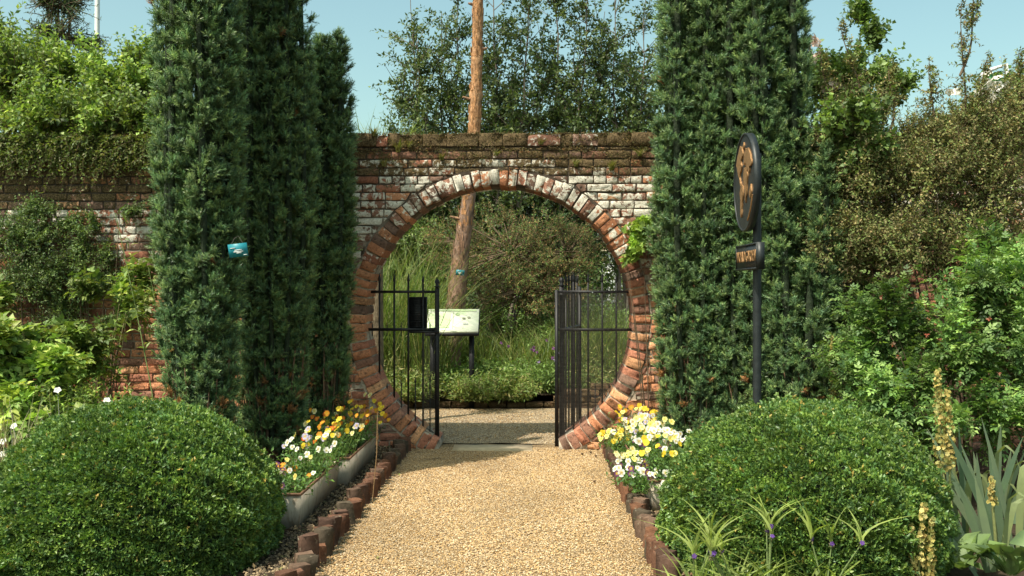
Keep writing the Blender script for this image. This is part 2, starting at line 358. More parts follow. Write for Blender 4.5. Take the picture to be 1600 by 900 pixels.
def set_mask(o, masks):
    a = o.data.color_attributes.new('Mask', 'FLOAT_COLOR', 'POINT')
    a.data.foreach_set('color', np.concatenate(masks).astype(np.float32).ravel())
def masks_at(x, z):
    lime = .08; moss = .05
    if z > 1.6: lime = .38 + .42 * min(1, (z - 1.6) / .5)
    if z > 2.45: lime = .42
    if abs(x) < 1.1 and 2.3 < z < 2.62: lime = .8
    if z > 2.5: moss = .74
    elif z > 2.35: moss = .35
    if x < -1.9 and z > 2.2: moss = .75; lime *= .6
    if z < .35: moss = .22
    return [min(1, max(0, lime + rng.normal(0, .13))), max(0, moss + rng.normal(0, .12))]
def ccol(z):
    p = [.24, .2, .18, .16, .12, .10] if z < 1.5 else [.13, .1, .22, .25, .08, .22]
    c = brick_pal[rng.choice(6, p=p)] * (.8 + .4 * rng.random())
    return c * (1.28 if z < 1.2 else .92)
g = G(); mk = []
zc = 0.0; ci = 0
while zc < 2.735:
    h = .075; zt = min(zc + h, 2.735); zm = (zc + zt) / 2
    for side, y0, xr in ((1, 0., (-7, 7)), (-1, WT, (-2.6, 2.6))):
        x = xr[0] - .12 * (ci % 2) + rng.random() * .03
        while x < xr[1]:
            L = .215 if (ci % 4 or rng.random() < .3) else .103
            if rng.random() < .12: L = .103
            L += rng.normal(0, .006); a, b = x, x + L
            x = b + .011
            pz = [zm - .03, zm + .03]; cut = []
            RR_ = RO + .012; hw = lambda q: sqrt(max(0, RR_ ** 2 - (q - ZC) ** 2)); hz = lambda q: ZC + sqrt(max(0, RR_ ** 2 - q * q)) if abs(q) < RR_ else -9
            zb1, zb2, xa0, xa1, xb0, xb1 = zc + .006, zc + .006, a, a, b, b
            if zm < ZC + .75:
                if b > -hw(zm) and a < hw(zm):
                    if a < -max(hw(zc), hw(zt)) - .02: xb0, xb1 = min(b, -hw(zc)), min(b, -hw(zt))
                    elif b > max(hw(zc), hw(zt)) + .02: xa0, xa1 = max(a, hw(zc)), max(a, hw(zt))
                    else: continue
            else:
                if a > 0 and hz(a) > zb1 and hw(zc + .006) < b - .02 and zm < ZC + 1.2: xa0, xa1 = max(a, hw(zc + .006)), max(a, hw(zt))
                elif b < 0 and hz(b) > zb2 and -hw(zc + .006) > a + .02 and zm < ZC + 1.2: xb0, xb1 = min(b, -hw(zc + .006)), min(b, -hw(zt))
                else: zb1, zb2 = max(zb1, hz(a)), max(zb2, hz(b))
                if zb1 > zt - .012 and zb2 > zt - .012: continue
                if zb1 > zt - .012: xa0 = xa1 = -hw(zt - .01) if a < -hw(zt - .01) else hw(zt - .01); xa0 = xa1 = max(a, xa0); zb1 = zt - .014
                if zb2 > zt - .012: xb0 = xb1 = min(b, -hw(zt - .01)) if a < 0 else b; zb2 = zt - .014
                if xb0 - xa0 < .02: continue
            er = .0065 if zm < 1.3 and side > 0 else .004
            if side > 0 and rng.random() < .1: er *= 1.8
            dy = rng.normal(0, .003) + (.004 if (side > 0 and rng.random() < .06) else 0)
            tz = rng.normal(0, .0018, 4)
            rough_box(g, mk, [(xa0, zb1 + tz[0]), (xb0, zb2 + tz[1]), (xb1, zt - .005 + tz[2]), (xa1, zt - .005 + tz[3])], ccol(zm), masks_at((a + b) / 2, zm), y0 + side * dy, 4 if side > 0 else 2, 2 if side > 0 else 1, er, side)
    zc += h; ci += 1
o = g.build('brick_course_face', M['brick'], wall); set_mask(o, mk)
# voussoirs
g = G(); mk = []
a0 = math.asin(.54 / RI)
nb = 84
for layer, (r0, r1, amin) in enumerate(((RI, RO, 0), )):
    for i in range(nb):
        s0 = a0 + (2 * pi - 2 * a0) * i / nb; s1 = a0 + (2 * pi - 2 * a0) * (i + 1) / nb
        ga = .0045 / RI; j = rng.normal(0, .003, 4); s0 += ga + j[0]; s1 -= ga + j[1]
        rr1 = r1 + rng.normal(0, .008); rr0 = r0 + rng.normal(0, .004)
        pt = lambda r, s: (-r * sin(s), ZC - r * cos(s))
        zz = ZC - 1.29 * cos((s0 + s1) / 2); xx = -1.29 * sin((s0 + s1) / 2)
        split = rng.random() < .25 and zz > 1
        c = ccol(min(zz, 1.2) if rng.random() < .6 else zz); mm = masks_at(xx, zz)
        if zz > 1.6: mm = [max(0, min(1, .40 + .34 * (zz - 1.6) / .8 + .06 + rng.normal(0, .14))), .12]
        elif zz < .5: mm = [.25, .35]
        for side, y0 in ((1, -.012), (-1, WT + .008)):
            q = [pt(rr0, s0), pt(rr1, s0), pt(rr1, s1), pt(rr0, s1)] if side > 0 else [pt(rr0, s0), pt(rr1, s0), pt(rr1, s1), pt(rr0, s1)]
            rough_box(g, mk, q[::-1] if True else q, c, mm, y0 + side * rng.normal(0, .005), 2, 3, .004, side, .1)
        # soffit
        yy = np.linspace(-.006, WT, 5); V = []
        for y_ in yy: V += [[*(lambda q: (q[0], y_, q[1]))(pt(rr0 + .002, s0))], [*(lambda q: (q[0], y_, q[1]))(pt(rr0 + .002, s1))]]
        V = np.array(V, float); V[:, [0, 2]] += rng.normal(0, .0015, (len(V), 2))
        g.add(V, [[2 * k, 2 * k + 2, 2 * k + 3, 2 * k + 1] for k in range(4)], c * .9); mk.append(np.tile([.1, .2, 0, 1], (len(V), 1)))
o = g.build('arch_ring', M['brick'], wall); set_mask(o, mk)
# coping
g = G(); mk = []; x = -7.
while x < 7:
    L = rng.choice([.075, .11, .215, .215, .3]) + rng.normal(0, .01); z1 = HT - .008 + rng.normal(0, .006)
    lim = .58 if rng.random() < .2 else .2
    c = ccol(2) * .9
    rough_box(g, mk, [(x, 2.742), (x + L, 2.742), (x + L, z1), (x, z1)], c, [lim, .1 if lim > .5 else 1.], -.012 + rng.normal(0, .004), 5, 2, .009, 1, .1)
    V = np.array([[x, -.016, z1 - .006], [x + L, -.016, z1 - .006], [x + L, WT / 2, z1 + .012], [x, WT / 2, z1 + .012], [x + L, WT + .02, z1 - .008], [x, WT + .02, z1 - .008], [x + L, WT + .02, 2.74], [x, WT + .02, 2.74]])
    g.add(V, [[0, 1, 2, 3], [3, 2, 4, 5], [5, 4, 6, 7]], c); mk.append(np.tile([lim, .7, 0, 1], (8, 1)))
    x += L + .002
o = g.build('coping', M['brick'], wall); set_mask(o, mk)
# mortar core
g = G(); KK = 400; sa = np.linspace(a0 + .03, 2 * pi - a0 - .03, KK + 1); Rm = RI + .07
dx_, dz_m = -np.sin(sa), -np.cos(sa); tx = 1.7 / np.maximum(np.abs(dx_), 1e-6); tz_ = np.where(dz_m > 0, (2.745 - ZC) / np.maximum(dz_m, 1e-6), (ZC + .06) / np.maximum(-dz_m, 1e-6)); tt_ = np.maximum(np.minimum(tx, tz_), Rm + .01)
i = np.arange(KK)
for y_, fl in ((.011, 0), (WT - .011, 1)):
    V = np.concatenate([np.stack([Rm * dx_, np.full(KK + 1, y_), ZC + Rm * dz_m], -1), np.stack([tt_ * dx_, np.full(KK + 1, y_), ZC + tt_ * dz_m], -1)])
    q = np.stack([i, i + 1, KK + 2 + i, KK + 1 + i], -1); g.add(V, q)
box(g, (-7, .011, -.06), (-1.7, WT - .011, 2.745)); box(g, (1.7, .011, -.06), (7, WT - .011, 2.745))
for s in (-1, 1): box(g, (min(s * 1.6, s * 1.705), .0115, 2.68), (max(s * 1.6, s * 1.705), WT - .0115, 2.744)); box(g, (min(s * 1.6, s * 1.705), .0115, -.06), (max(s * 1.6, s * 1.705), WT - .0115, .02))
K = 160; ss = np.linspace(a0, 2 * pi - a0, K + 1)
for r_, s_ in ((RI + .005, 1),):
    ring = [[(-r * np.sin(ss), np.full(K + 1, y_), ZC - r * np.cos(ss)) for r in (RI + .006, RO + .02)] for y_ in (.004, WT - .004)]
    V = np.concatenate([np.stack(ring[a][b], -1) for a in (0, 1) for b in (0, 1)]); n1 = K + 1; i = np.arange(K)
    g.add(V, np.concatenate([np.stack([i, i + 1, n1 + i + 1, n1 + i], -1), np.stack([2 * n1 + i, 3 * n1 + i, 3 * n1 + i + 1, 2 * n1 + i + 1], -1), np.stack([i, 2 * n1 + i, 2 * n1 + i + 1, i + 1], -1)]))
for s in (-1, 1):        # vertical cheeks at the foot of the ring
    box(g, (min(s * .545, s * .75), -.004, -.05), (max(s * .545, s * .75), WT - .006, .072))
mo = g.build('mortar', M['mortar'], wall)

# ------------------------------------------------------------------ iron gates in the opening
def zp(py, Y): return float(at(800, py, Y)[2])
def circ_bottom(x, r=RI + .02): return max(.02, ZC - sqrt(max(0, r * r - x * x)))
GY = .19
def bar(g, x, y, z0, z1, r=.008, c=(1, 1, 1)): box(g, (x - r, y - r, z0), (x + r, y + r, z1), c)
def spear(g, x, y, z0, z1, r=.008, tip=.09):
    bar(g, x, y, z0, z1 - tip, r)
    tube(g, [(x, y, z1 - tip), (x, y, z1 - tip * .8), (x, y, z1 - tip * .5), (x, y, z1)], [r, r * 1.6, r * 1.1, .001], 4)
def wire_mesh(x0, x1, ztop, y, pitch=.0125, th=.0011, zbot=None):
    g = G(); A = []; B = []
    for x in np.arange(x0, x1, pitch):
        z0 = max(circ_bottom(x), zbot or 0)
        if z0 < ztop: A.append((x, y, z0)); B.append((x, y, ztop))
    for z in np.arange(.05, ztop, pitch):
        if zbot and z < zbot: continue
        hw = sqrt(max(0, (RI + .0) ** 2 - (z - ZC) ** 2)) if z < ZC else 9
        a, b = max(x0, -hw), min(x1, hw)
        if b > a: A.append((a, y - .001, z)); B.append((b, y - .001, z))
    segs(g, A, B, th, th, (1, 1, 1)); return g
zr1, zr2, zs = zp(458, GY), zp(517, GY), zp(428, GY)
xs_post = gx(683, GY)
gate = thing('iron_side_gate', 'black iron railing panel with a louvred box, left side of the round opening', 'railing', (-.85, GY, 0))
def gbuild(gg, name, par, mat='iron'): return gg.build(name, M[mat], par, origin=tuple(par.location))
def off(par, g): return g
def mk_part(g, name, mat, par):
    o = g.build(name, mat, par); o.matrix_parent_inverse.identity(); o.location = tuple(-np.array(par.location)); return o
for px in (593, 616, 638, 661):
    x = gx(px, GY); g = G(); spear(g, x, GY, circ_bottom(x), zs + rng.normal(0, .004)); mk_part(g, 'bar', M['iron'], gate)
for px, top in ((605, 600), (627, 597), (649, 592), (672, 588)):
    x = gx(px, GY); g = G(); spear(g, x, GY, circ_bottom(x), zp(top, GY), .005, .05); mk_part(g, 'dog_bar', M['iron'], gate)
for px in (582, 605, 627, 672):
    x = gx(px, GY); g = G(); spear(g, x, GY - .004, zr2 - .06, zr2 + .07, .004, .05); mk_part(g, 'spike', M['iron'], gate)
xl1 = -sqrt(RI ** 2 - (zr1 - ZC) ** 2) - .02; xl2 = -sqrt(RI ** 2 - (zr2 - ZC) ** 2) - .02
g = G(); box(g, (xl1, GY - .011, zr1 - .012), (xs_post, GY + .011, zr1 + .012)); mk_part(g, 'rail', M['iron'], gate)
g = G(); box(g, (xl2, GY - .012, zr2 - .013), (xs_post, GY + .012, zr2 + .013)); mk_part(g, 'rail', M['iron'], gate)
def post(x, y, r, top, par, name='post'):
    g = G(); box(g, (x - r, y - r, 0), (x + r, y + r, top)); disc_lathe(g, [(r * .7, top), (r * 1.5, top + .012), (r * .6, top + .024), (r * 1.2, top + .05), (r * .9, top + .075), (.001, top + .09)], x, y, 8)
    mk_part(g, name, M['iron'], par)
post(xs_post, GY, .019, zp(452, GY), gate)
g = G(); xb0, xb1 = gx(637, GY), gx(666, GY); bz0, bz1 = zp(515, GY), zp(466, GY)
box(g, (xb0, GY + .022, bz0), (xb1, GY + .09, bz1))
for z in np.arange(bz0 + .01, bz1 - .005, .016): box(g, (xb0 + .006, GY + .012, z), (xb1 - .006, GY + .024, z + .006))
mk_part(g, 'lock_box', M['iron'], gate)
g = G(); box(g, (gx(640, GY), GY - .03, zr2 - .032), (xs_post + .02, GY + .02, zr2 - .014)); mk_part(g, 'lower_bracket', M['iron'], gate)
mk_part(wire_mesh(gx(660, GY), xs_post, zr2, GY - .016), 'wire_mesh', M['mesh'], gate)

gate = thing('iron_side_gate', 'black iron railing panel covered in wire mesh, right side of the round opening', 'railing', (.85, GY, 0))
for px in (896, 919, 941, 963):
    x = gx(px, GY); g = G(); spear(g, x, GY, circ_bottom(x), zs + rng.normal(0, .004)); mk_part(g, 'bar', M['iron'], gate)
for px in (908, 930, 953):
    x = gx(px, GY); g = G(); spear(g, x, GY, circ_bottom(x), zp(600, GY), .005, .05)
    for s in (-1, 1):
        P = [(x + s * .055 * sin(t), GY, zp(622, GY) + .05 - .05 * cos(t) * 1.1) for t in np.linspace(0, 2.2, 8)]
        if px != 908: tube(g, P, .004, 4)
    mk_part(g, 'dog_bar', M['iron'], gate)
xr1 = sqrt(RI ** 2 - (zr1 - ZC) ** 2) + .02; xr2 = sqrt(RI ** 2 - (zr2 - ZC) ** 2) + .02; xp = gx(870, GY)
g = G(); box(g, (xp, GY - .011, zr1 - .012), (xr1, GY + .011, zr1 + .012)); mk_part(g, 'rail', M['iron'], gate)
g = G(); box(g, (xp, GY - .012, zr2 - .013), (xr2, GY + .012, zr2 + .013)); mk_part(g, 'rail', M['iron'], gate)
g = G(); box(g, (xp - .018, GY - .018, 0), (xp + .018, GY + .018, zp(455, GY))); mk_part(g, 'post', M['iron'], gate)
post(xp + .045, GY + .05, .022, zp(450, GY + .05), gate)
mk_part(wire_mesh(xp, 1.17, zr1, GY - .016), 'wire_mesh', M['mesh'], gate)

leafg = thing('open_gate', 'black iron gate leaf swung back open beside the right railing panel', 'gate', (xp + .05, GY + .12, 0))
gl0 = np.array([xp + .06, GY + .12]); gl1 = gl0 + np.array([.20, .98]); dv = (gl1 - gl0)
for i in range(7):
    q = gl0 + dv * i / 6; g = G()
    if i in (0, 6): box(g, (q[0] - .016, q[1] - .016, .05), (q[0] + .016, q[1] + .016, zr1 + .05)); mk_part(g, 'stile', M['iron'], leafg)
    else: spear(g, q[0], q[1], .08, zs, .008); mk_part(g, 'bar', M['iron'], leafg)
for z in (zr1, zr2, .1):
    g = G(); tube(g, [(gl0[0], gl0[1], z), (gl1[0], gl1[1], z)], .013, 4); mk_part(g, 'rail', M['iron'], leafg)

# ------------------------------------------------------------------ foliage builders
def jcol(pal, n, v=.22, r=rng):
    pal = np.array(pal, float); a = pal[r.integers(len(pal), size=n)]; b = pal[r.integers(len(pal), size=n)]; t = r.random((n, 1))
    return (a * t + b * (1 - t)) * (1 - v + 2 * v * r.random((n, 1)))
def twigs(gl, gt, P0, D, L, m, tpl, size, pal, droop=.15, twc=(.10, .075, .045), tr=.0025, up=.6, spread=1., cv=.22, tone=None, tip=1.):
    """leafy shoots: m leaves set along each shoot"""
    n = len(P0); D = nrm(D); L = np.broadcast_to(L, (n,))
    ts = (np.arange(m) + .6) / m
    dr = np.array([0, 0, -1.]) * droop
    P = P0[:, None] + D[:, None] * (L[:, None] * ts)[..., None] + dr * (L[:, None] * ts ** 2)[..., None]
    if gt is not None:
        mid = P0 + D * (L * .55)[:, None] + dr * (L * .3)[:, None]; end = P0 + D * L[:, None] + dr * L[:, None]
        segs(gt, P0, mid, tr, tr * .75, twc); segs(gt, mid, end, tr * .75, tr * .4, twc)
    sd = nrm(np.cross(D, rnd3(n))); bn = np.cross(D, sd)
    ph = np.arange(m) * 2.4
    S = np.cos(ph)[None, :, None] * sd[:, None] + np.sin(ph)[None, :, None] * bn[:, None]
    ld = (D[:, None] * .6 + S * spread + rng.normal(0, .25, S.shape)).reshape(-1, 3)
    nn = nrm(rng.normal(0, 1, (n * m, 3))) * (1 - up) + np.array([0, 0, 1.]) * up
    sz = size * (.65 + .6 * rng.random(n * m)) * np.tile(1.05 - .35 * ts, n)
    c = jcol(pal, n * m, cv)
    if tone is not None: c = c * np.repeat(tone, m)[:, None]
    c = c * np.tile(1 + (tip - 1) * ts, n)[:, None]
    gl.inst(tpl, frames(ld, nn), P.reshape(-1, 3), sz, c)
def in_ell(n, c, r, shell=.55):
    d = rnd3(n); rad = shell + (1 - shell) * rng.random(n) ** .7
    return np.array(c) + d * rad[:, None] * np.array(r), d
def bush(name, label, cat, base, blobs, leaf, size, pal, n_tw, L, m, mat='leaf', stem_c=(.13, .09, .055), stems=8, stem_r=.02, group=None, droop=.15, up=.5, upd=.5, shell=.35, crown='foliage', stemname='stems', cv=.25, rough=.35, tip=1., extra=None):
    """plant grown from its base through lumpy masses of leafy shoots; blobs: (centre, radii, share)"""
    root = thing(name, label, cat, tuple(base), group); b0 = np.array(base, float)
    gl, gs = G(), G(); tot = sum(b[2] for b in blobs)
    for c, r, sh in blobs:
        c = np.array(c, float); r = np.array(r, float); n = int(n_tw * sh / tot)
        K = max(4, n // 22); cc, dd = in_ell(K, c, r, shell)              # sub clumps
        j = rng.integers(K, size=n); sub = rough * r.mean()
        P = cc[j] + rng.normal(0, 1, (n, 3)) * sub * .45
        out = nrm((P - c) / r) * 1. + np.array([0, 0, upd]) + rnd3(n) * .5
        tone = (.6 + .8 * rng.random(K))[j]
        twigs(gl, gs, P - nrm(out) * L * .5, out, L * (.6 + .7 * rng.random(n)), m, leaf, size, pal, droop, stem_c, max(.0012, stem_r * .1), up, cv=cv, tone=tone, tip=tip)
        ns = max(1, int(round(stems * sh / tot)))
        for e in in_ell(ns, c, r * .85, .3)[0]:
            s = b0 + rng.normal(0, 1, 3) * np.array([1, 1, 0]) * min(.12, r[0] * .2); k = 7; t = np.linspace(0, 1, k)[:, None]
            e0 = np.array([s[0] * .55 + e[0] * .45, s[1] * .55 + e[1] * .45, s[2] * .35 + e[2] * .65])
            Pp = (1 - t) ** 2 * s + 2 * t * (1 - t) * e0 + t ** 2 * e; Pp[1:-1] += rng.normal(0, .012 * r.mean(), (k - 2, 3))
            tube(gs, Pp, stem_r * (1 - .8 * t[:, 0]), 5, stem_c, cap=False, jit=.08)
        # side branches to the sub clumps
        q = cc[rng.integers(K, size=K)]; segs(gs, (c + (cc - c) * .25), cc, stem_r * .35, stem_r * .15, stem_c)
    if extra: extra(gl, gs, root)
    mk_part(gl, crown, M[mat], root); mk_part(gs, stemname, M['twig'], root)
    return root

# crumbs of moss and dried weeds over the top courses
g = G(); n = 42000; x = rng.random(n) * 9.5 - 5.5; z = 2.86 - .36 * rng.random(n) ** 1.3; ok = (np.sin(x * 9 + 3 * np.sin(z * 21)) + np.sin(x * 23 + z * 40) * .6 + (z - 2.7) * 5) > -.1; x, z = x[ok], z[ok]; n = len(x)
g.inst(NARROW, frames(rnd3(n) * [1, .4, 1] + [0, -.5, .1], rnd3(n)), np.stack([x, np.full(n, .0) - .012 * rng.random(n), z], -1), .012 + .018 * rng.random(n), jcol([(.10, .07, .04), (.06, .045, .025), (.16, .12, .06), (.08, .09, .035)], n, .3))
mp_ = mk_part(g, 'moss', M['dry'], wall); mp_['kind'] = 'stuff'

# ------------------------------------------------------------------ columnar yews
YPAL = [(.022, .062, .036), (.030, .078, .040), (.044, .095, .044), (.018, .050, .034), (.055, .108, .050)]
def yew(label, cx, cy, cols_, seed, dens=1., taper=.58):
    root = thing('columnar_yew', label, 'yew tree', (cx, cy, 0), 'columnar yews beside the moon gate'); gl, gs, gc = G(), G(), G()
    fx = lambda q: (taper + (1 - taper) * np.clip(q / 1.9, 0, 1) ** .8) * (1 - .10 * np.clip(q - 2.2, 0, 2))
    for dx, dy, r, zt, z0 in cols_:
        H = zt - z0; ph = rng.random() * 6; lean = rng.normal(0, .015, 2)
        def prof(t): return r * (.60 + .50 * np.clip(t * 1.8, 0, 1) - .16 * t) * np.clip((1.02 - t) * 4.5, .1, 1) ** .6
        n = int(dens * 2 * pi * r * H / .0072)
        z = z0 + H * rng.random(n); t = (z - z0) / H; a = rng.random(n) * 2 * pi
        lump = 1 + .10 * np.sin(3 * a + ph + z * 1.2) + .07 * np.sin(9.1 * z + 3 * a)
        rad = prof(t) * lump * (.74 + .32 * rng.random(n))
        bx = cx + dx * fx(z) + lean[0] * z; by = cy + dy * fx(z) + lean[1] * z
        C = np.stack([bx + np.cos(a) * rad, by + np.sin(a) * rad, z], -1)
        outd = np.stack([np.cos(a), np.sin(a), np.zeros(n)], -1)
        m = 17
        D = nrm(outd * (.45 + .35 * rng.random((n, 1))) + np.array([0, 0, 1.]))[:, None] + rng.normal(0, .48, (n, m, 3))
        Ls = (.050 + .030 * rng.random((n, m))) * (.8 + .5 * rng.random((n, 1)))
        tl = rng.random((n, m))
        B = C[:, None] + nrm(D) * (tl * .05 - .035)[..., None] - np.array([0, 0, .03])
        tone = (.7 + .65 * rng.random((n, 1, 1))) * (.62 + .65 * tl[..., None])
        c = jcol(YPAL, n * m, .15).reshape(n, m, 3) * tone
        dead = rng.random(n) < .002 + .05 * (z < .8); c[dead] = np.array([.10, .07, .035]) * (.6 + .6 * rng.random((dead.sum(), m, 1)))
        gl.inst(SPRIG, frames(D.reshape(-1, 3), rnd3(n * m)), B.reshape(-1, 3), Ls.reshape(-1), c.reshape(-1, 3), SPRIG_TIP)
        zz = np.linspace(z0, zt - .12, 9); tt = (zz - z0) / H
        f_ = fx(zz)
        tube(gc, np.stack([cx + dx * f_ + lean[0] * zz, cy + dy * f_ + lean[1] * zz, zz], -1), prof(tt) * (.42 if dx == 0 and dy == 0 else .26), 8, cap=True, jit=.1)  # solid dark core closing see-through gaps, coloured as inner shade
        tube(gs, [(cx + dx * .1, cy + dy * .1, -.02), (cx + dx * .4, cy + dy * .4, .4), (cx + dx * .75, cy + dy * .75, 1.0)], [.04, .03, .02], 6, (.22, .13, .08), jit=.1)
        for _ in range(5):
            a_ = rng.random() * 2 * pi; q = prof(np.array([.05]))[0] * .9
            tube(gs, [(cx + dx * .4 + cos(a_) * q * .6, cy + dy * .4 + sin(a_) * q * .6, .1), (cx + dx * .9 + cos(a_) * q, cy + dy * .9 + sin(a_) * q, .55 + .5 * rng.random())], [.011, .005], 4, (.20, .12, .075))
    mk_part(gl, 'foliage', M['yew'], root); mk_part(gc, 'shade_core', M['core'], root, ); mk_part(gs, 'trunk', M['bark'], root)
    return root
def ringcols(r0, rr, n, top, z0=.35, ph=0, var=.35):
    out = [(0, 0, rr * 1.8, top - .15, z0)]
    for i in range(n):
        a = ph + 2 * pi * i / n; out.append((r0 * cos(a), r0 * sin(a), rr * (.72 + .3 * rng.random()), top - var * rng.random(), z0 - .1 * rng.random()))
    return out
yew('tall sunlit yew column left of the moon gate, with a teal label on it', gx(318, -2.0), -2.0, ringcols(.225, .11, 10, 4.9, .3, .2), 1)
yew('dark shaded yew column between the sunlit one and the wall', gx(428, -1.22), -1.22, ringcols(.235, .11, 10, 4.45, .25, .5), 2)
yew('narrowest dark yew column touching the left edge of the moon gate', gx(508, -.5), -.48, ringcols(.185, .10, 8, 3.75, .2, .1, .5), 3)
yew('yew column nearest the right edge of the moon gate', gx(1095, -.95), -.92, ringcols(.30, .125, 11, 5.2, .2, 0), 4, taper=.75)
yew('broad yew column directly behind the round sign', gx(1190, -1.15), -1.12, ringcols(.28, .125, 11, 5.4, .2, .3), 5, taper=.85)
yew('shorter yew column on the outer right beside the brown shrub', gx(1256, -1.35), -1.35, ringcols(.21, .115, 10, 2.6, .2, .8, .95), 6, taper=.95)

# ------------------------------------------------------------------ clipped box balls
BPAL = [(.050, .105, .022), (.072, .135, .026), (.036, .085, .024), (.090, .150, .034), (.040, .095, .034)]
def box_ball(label, c, r, seed):
    root = thing('box_ball', label, 'topiary', (c[0], c[1], 0), 'clipped box balls flanking the path'); gl = G(); n = 52000
    d = rnd3(n); d = d[d[:, 2] > -.62]; n = len(d); c = np.array(c); r = np.array(r)
    q = d * 5.; lump = .024 * np.sin(q[:, 0] * 2.1 + seed) * np.sin(q[:, 1] * 1.7 + 2 * seed) + .016 * np.sin(q[:, 2] * 4.3 + q[:, 0] * 3.1) + .011 * np.sin(q[:, 1] * 6 + q[:, 2] * 5 + seed)
    rad = 1 + lump - .035 * rng.random(n) ** 2 + np.where(rng.random(n) < .05, .05 * rng.random(n) ** 2, 0)
    bl_ = np.where(d[:, 2] < 0, np.sqrt(1 - (.55 * d[:, 2]) ** 2) / np.sqrt(np.maximum(1 - d[:, 2] ** 2, .05)), 1.); bl_ = np.stack([bl_, bl_, np.ones(n)], -1)
    P = c + d * r * bl_ * rad[:, None]; nm = nrm(d / r)
    clump = np.sin(q[:, 0] * 7.3 + np.sin(q[:, 2] * 5) * 2) * np.sin(q[:, 2] * 8.1 + np.sin(q[:, 1] * 6) * 2)
    tone = 1 + .22 * clump + .12 * np.sin(q[:, 0] * 1.3 + q[:, 2] * 1.1 + seed)
    cc = jcol(BPAL, n, .25) * tone[:, None]
    yl = rng.random(n) < .008 + .03 * (np.sin(q[:, 0] * 2.3 + seed) * np.sin(q[:, 2] * 2.9) > .55); cc[yl] = np.array([.22, .20, .06]) * (.7 + .5 * rng.random((yl.sum(), 1)))
    gl.inst(ROSETTE, frames(nm + rng.normal(0, .45, (n, 3)) + np.array([0, 0, .25]), rnd3(n)), P - nm * .008, (.018 + .010 * rng.random(n)), cc)
    mk_part(gl, 'foliage', M['box'], root)
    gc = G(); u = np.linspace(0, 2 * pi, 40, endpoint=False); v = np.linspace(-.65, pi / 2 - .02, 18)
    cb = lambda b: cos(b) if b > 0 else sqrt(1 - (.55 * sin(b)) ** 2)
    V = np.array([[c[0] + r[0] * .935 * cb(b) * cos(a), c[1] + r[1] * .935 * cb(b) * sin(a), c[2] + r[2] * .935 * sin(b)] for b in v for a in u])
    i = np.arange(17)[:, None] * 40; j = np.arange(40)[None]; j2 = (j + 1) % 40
    gc.add(V, np.stack([i + j, i + j2, i + 40 + j2, i + 40 + j], -1).reshape(-1, 4)); mk_part(gc, 'shade_core', M['core'], root)  # solid dark hull under the leaves, with inner shade as its colour
    gs = G(); tube(gs, [(c[0], c[1], -.02), (c[0], c[1], .3)], [.05, .04], 8, (.2, .15, .1)); mk_part(gs, 'trunk', M['bark'], root)
    return root
box_ball('large clipped box ball to the left of the gravel path', (gx(213, -3.68), -3.68, .27), (.75, .68, .58), 1.)
box_ball('large clipped box ball to the right of the path, below the sign', (gx(1254, -3.72), -3.72, .27), (.73, .70, .595), 2.6)

# ------------------------------------------------------------------ edging bricks set on end
ebp = np.array([(.17, .085, .055), (.13, .075, .055), (.19, .12, .085), (.11, .085, .06), (.23, .11, .065)])
def edging(side):
    x0 = PX0 if side < 0 else PX1; where = 'left' if side < 0 else 'right'
    for i in range(40):
        yv = -4.35 + i * .108 + rng.normal(0, .006); h = .118 + rng.normal(0, .018); g = G(); ek = rng.integers(5); c = ebp[ek] * (.55 + .4 * rng.random())
        hx, hy = .046, .030; a = R_(42 if side < 0 else -42) + rng.normal(0, .14); lx, ly = rng.normal(0, .07, 2)
        Rz = np.array([[cos(a), -sin(a)], [sin(a), cos(a)]])
        lv = [(-.04, 1.), (h * .35, 1.), (h * .7, .99), (h - .005, .985), (h, .93)]; V = []
        for z, s in lv:
            per = []
            for k_ in range(8):
                q = [(-1, -1), (0, -1.0), (1, -1), (1., 0), (1, 1), (0, 1.0), (-1, 1), (-1., 0)][k_]
                per.append(Rz @ (np.array(q) * np.array([hx, hy]) * s * 1.0))
            per = np.array(per) + rng.normal(0, .0022, (8, 2)); V.append(np.column_stack([per[:, 0] + lx * z, per[:, 1] + ly * z, np.full(8, z) + rng.normal(0, .002, 8) + (per[:, 0] * rng.normal(0, .08))]))
        V = np.concatenate(V); j = np.arange(8); j2 = (j + 1) % 8
        for L_ in range(4): g.add(V, np.stack([L_ * 8 + j, L_ * 8 + j2, L_ * 8 + 8 + j2, L_ * 8 + 8 + j], -1), c) if False else None
        Fc = np.concatenate([np.stack([L_ * 8 + j, L_ * 8 + j2, L_ * 8 + 8 + j2, L_ * 8 + 8 + j], -1) for L_ in range(4)])
        g.add(V, Fc, c); g.add(V[32:40], [[0, 1, 2, 3, 4, 5, 6, 7]], c * 1.05)
        o = g.build('edging_brick', M['edge'])
        o.location = (x0 + side * .045 + rng.normal(0, .008), yv, 0)
        tag(o, '%s upright edging brick %s, %s of the path' % (['reddish-brown', 'dark brown', 'pale weathered', 'grey mossy', 'orange-red'][ek], ['beside the box ball', 'in front of the nearer zinc trough', 'along the shaded zinc trough' if side < 0 else 'under the yellow and white pansies', 'near the foot of the arch'][min(3, i // 10)], where), 'edging brick', 'edging bricks along the %s of the path' % where)
edging(-1); edging(1)

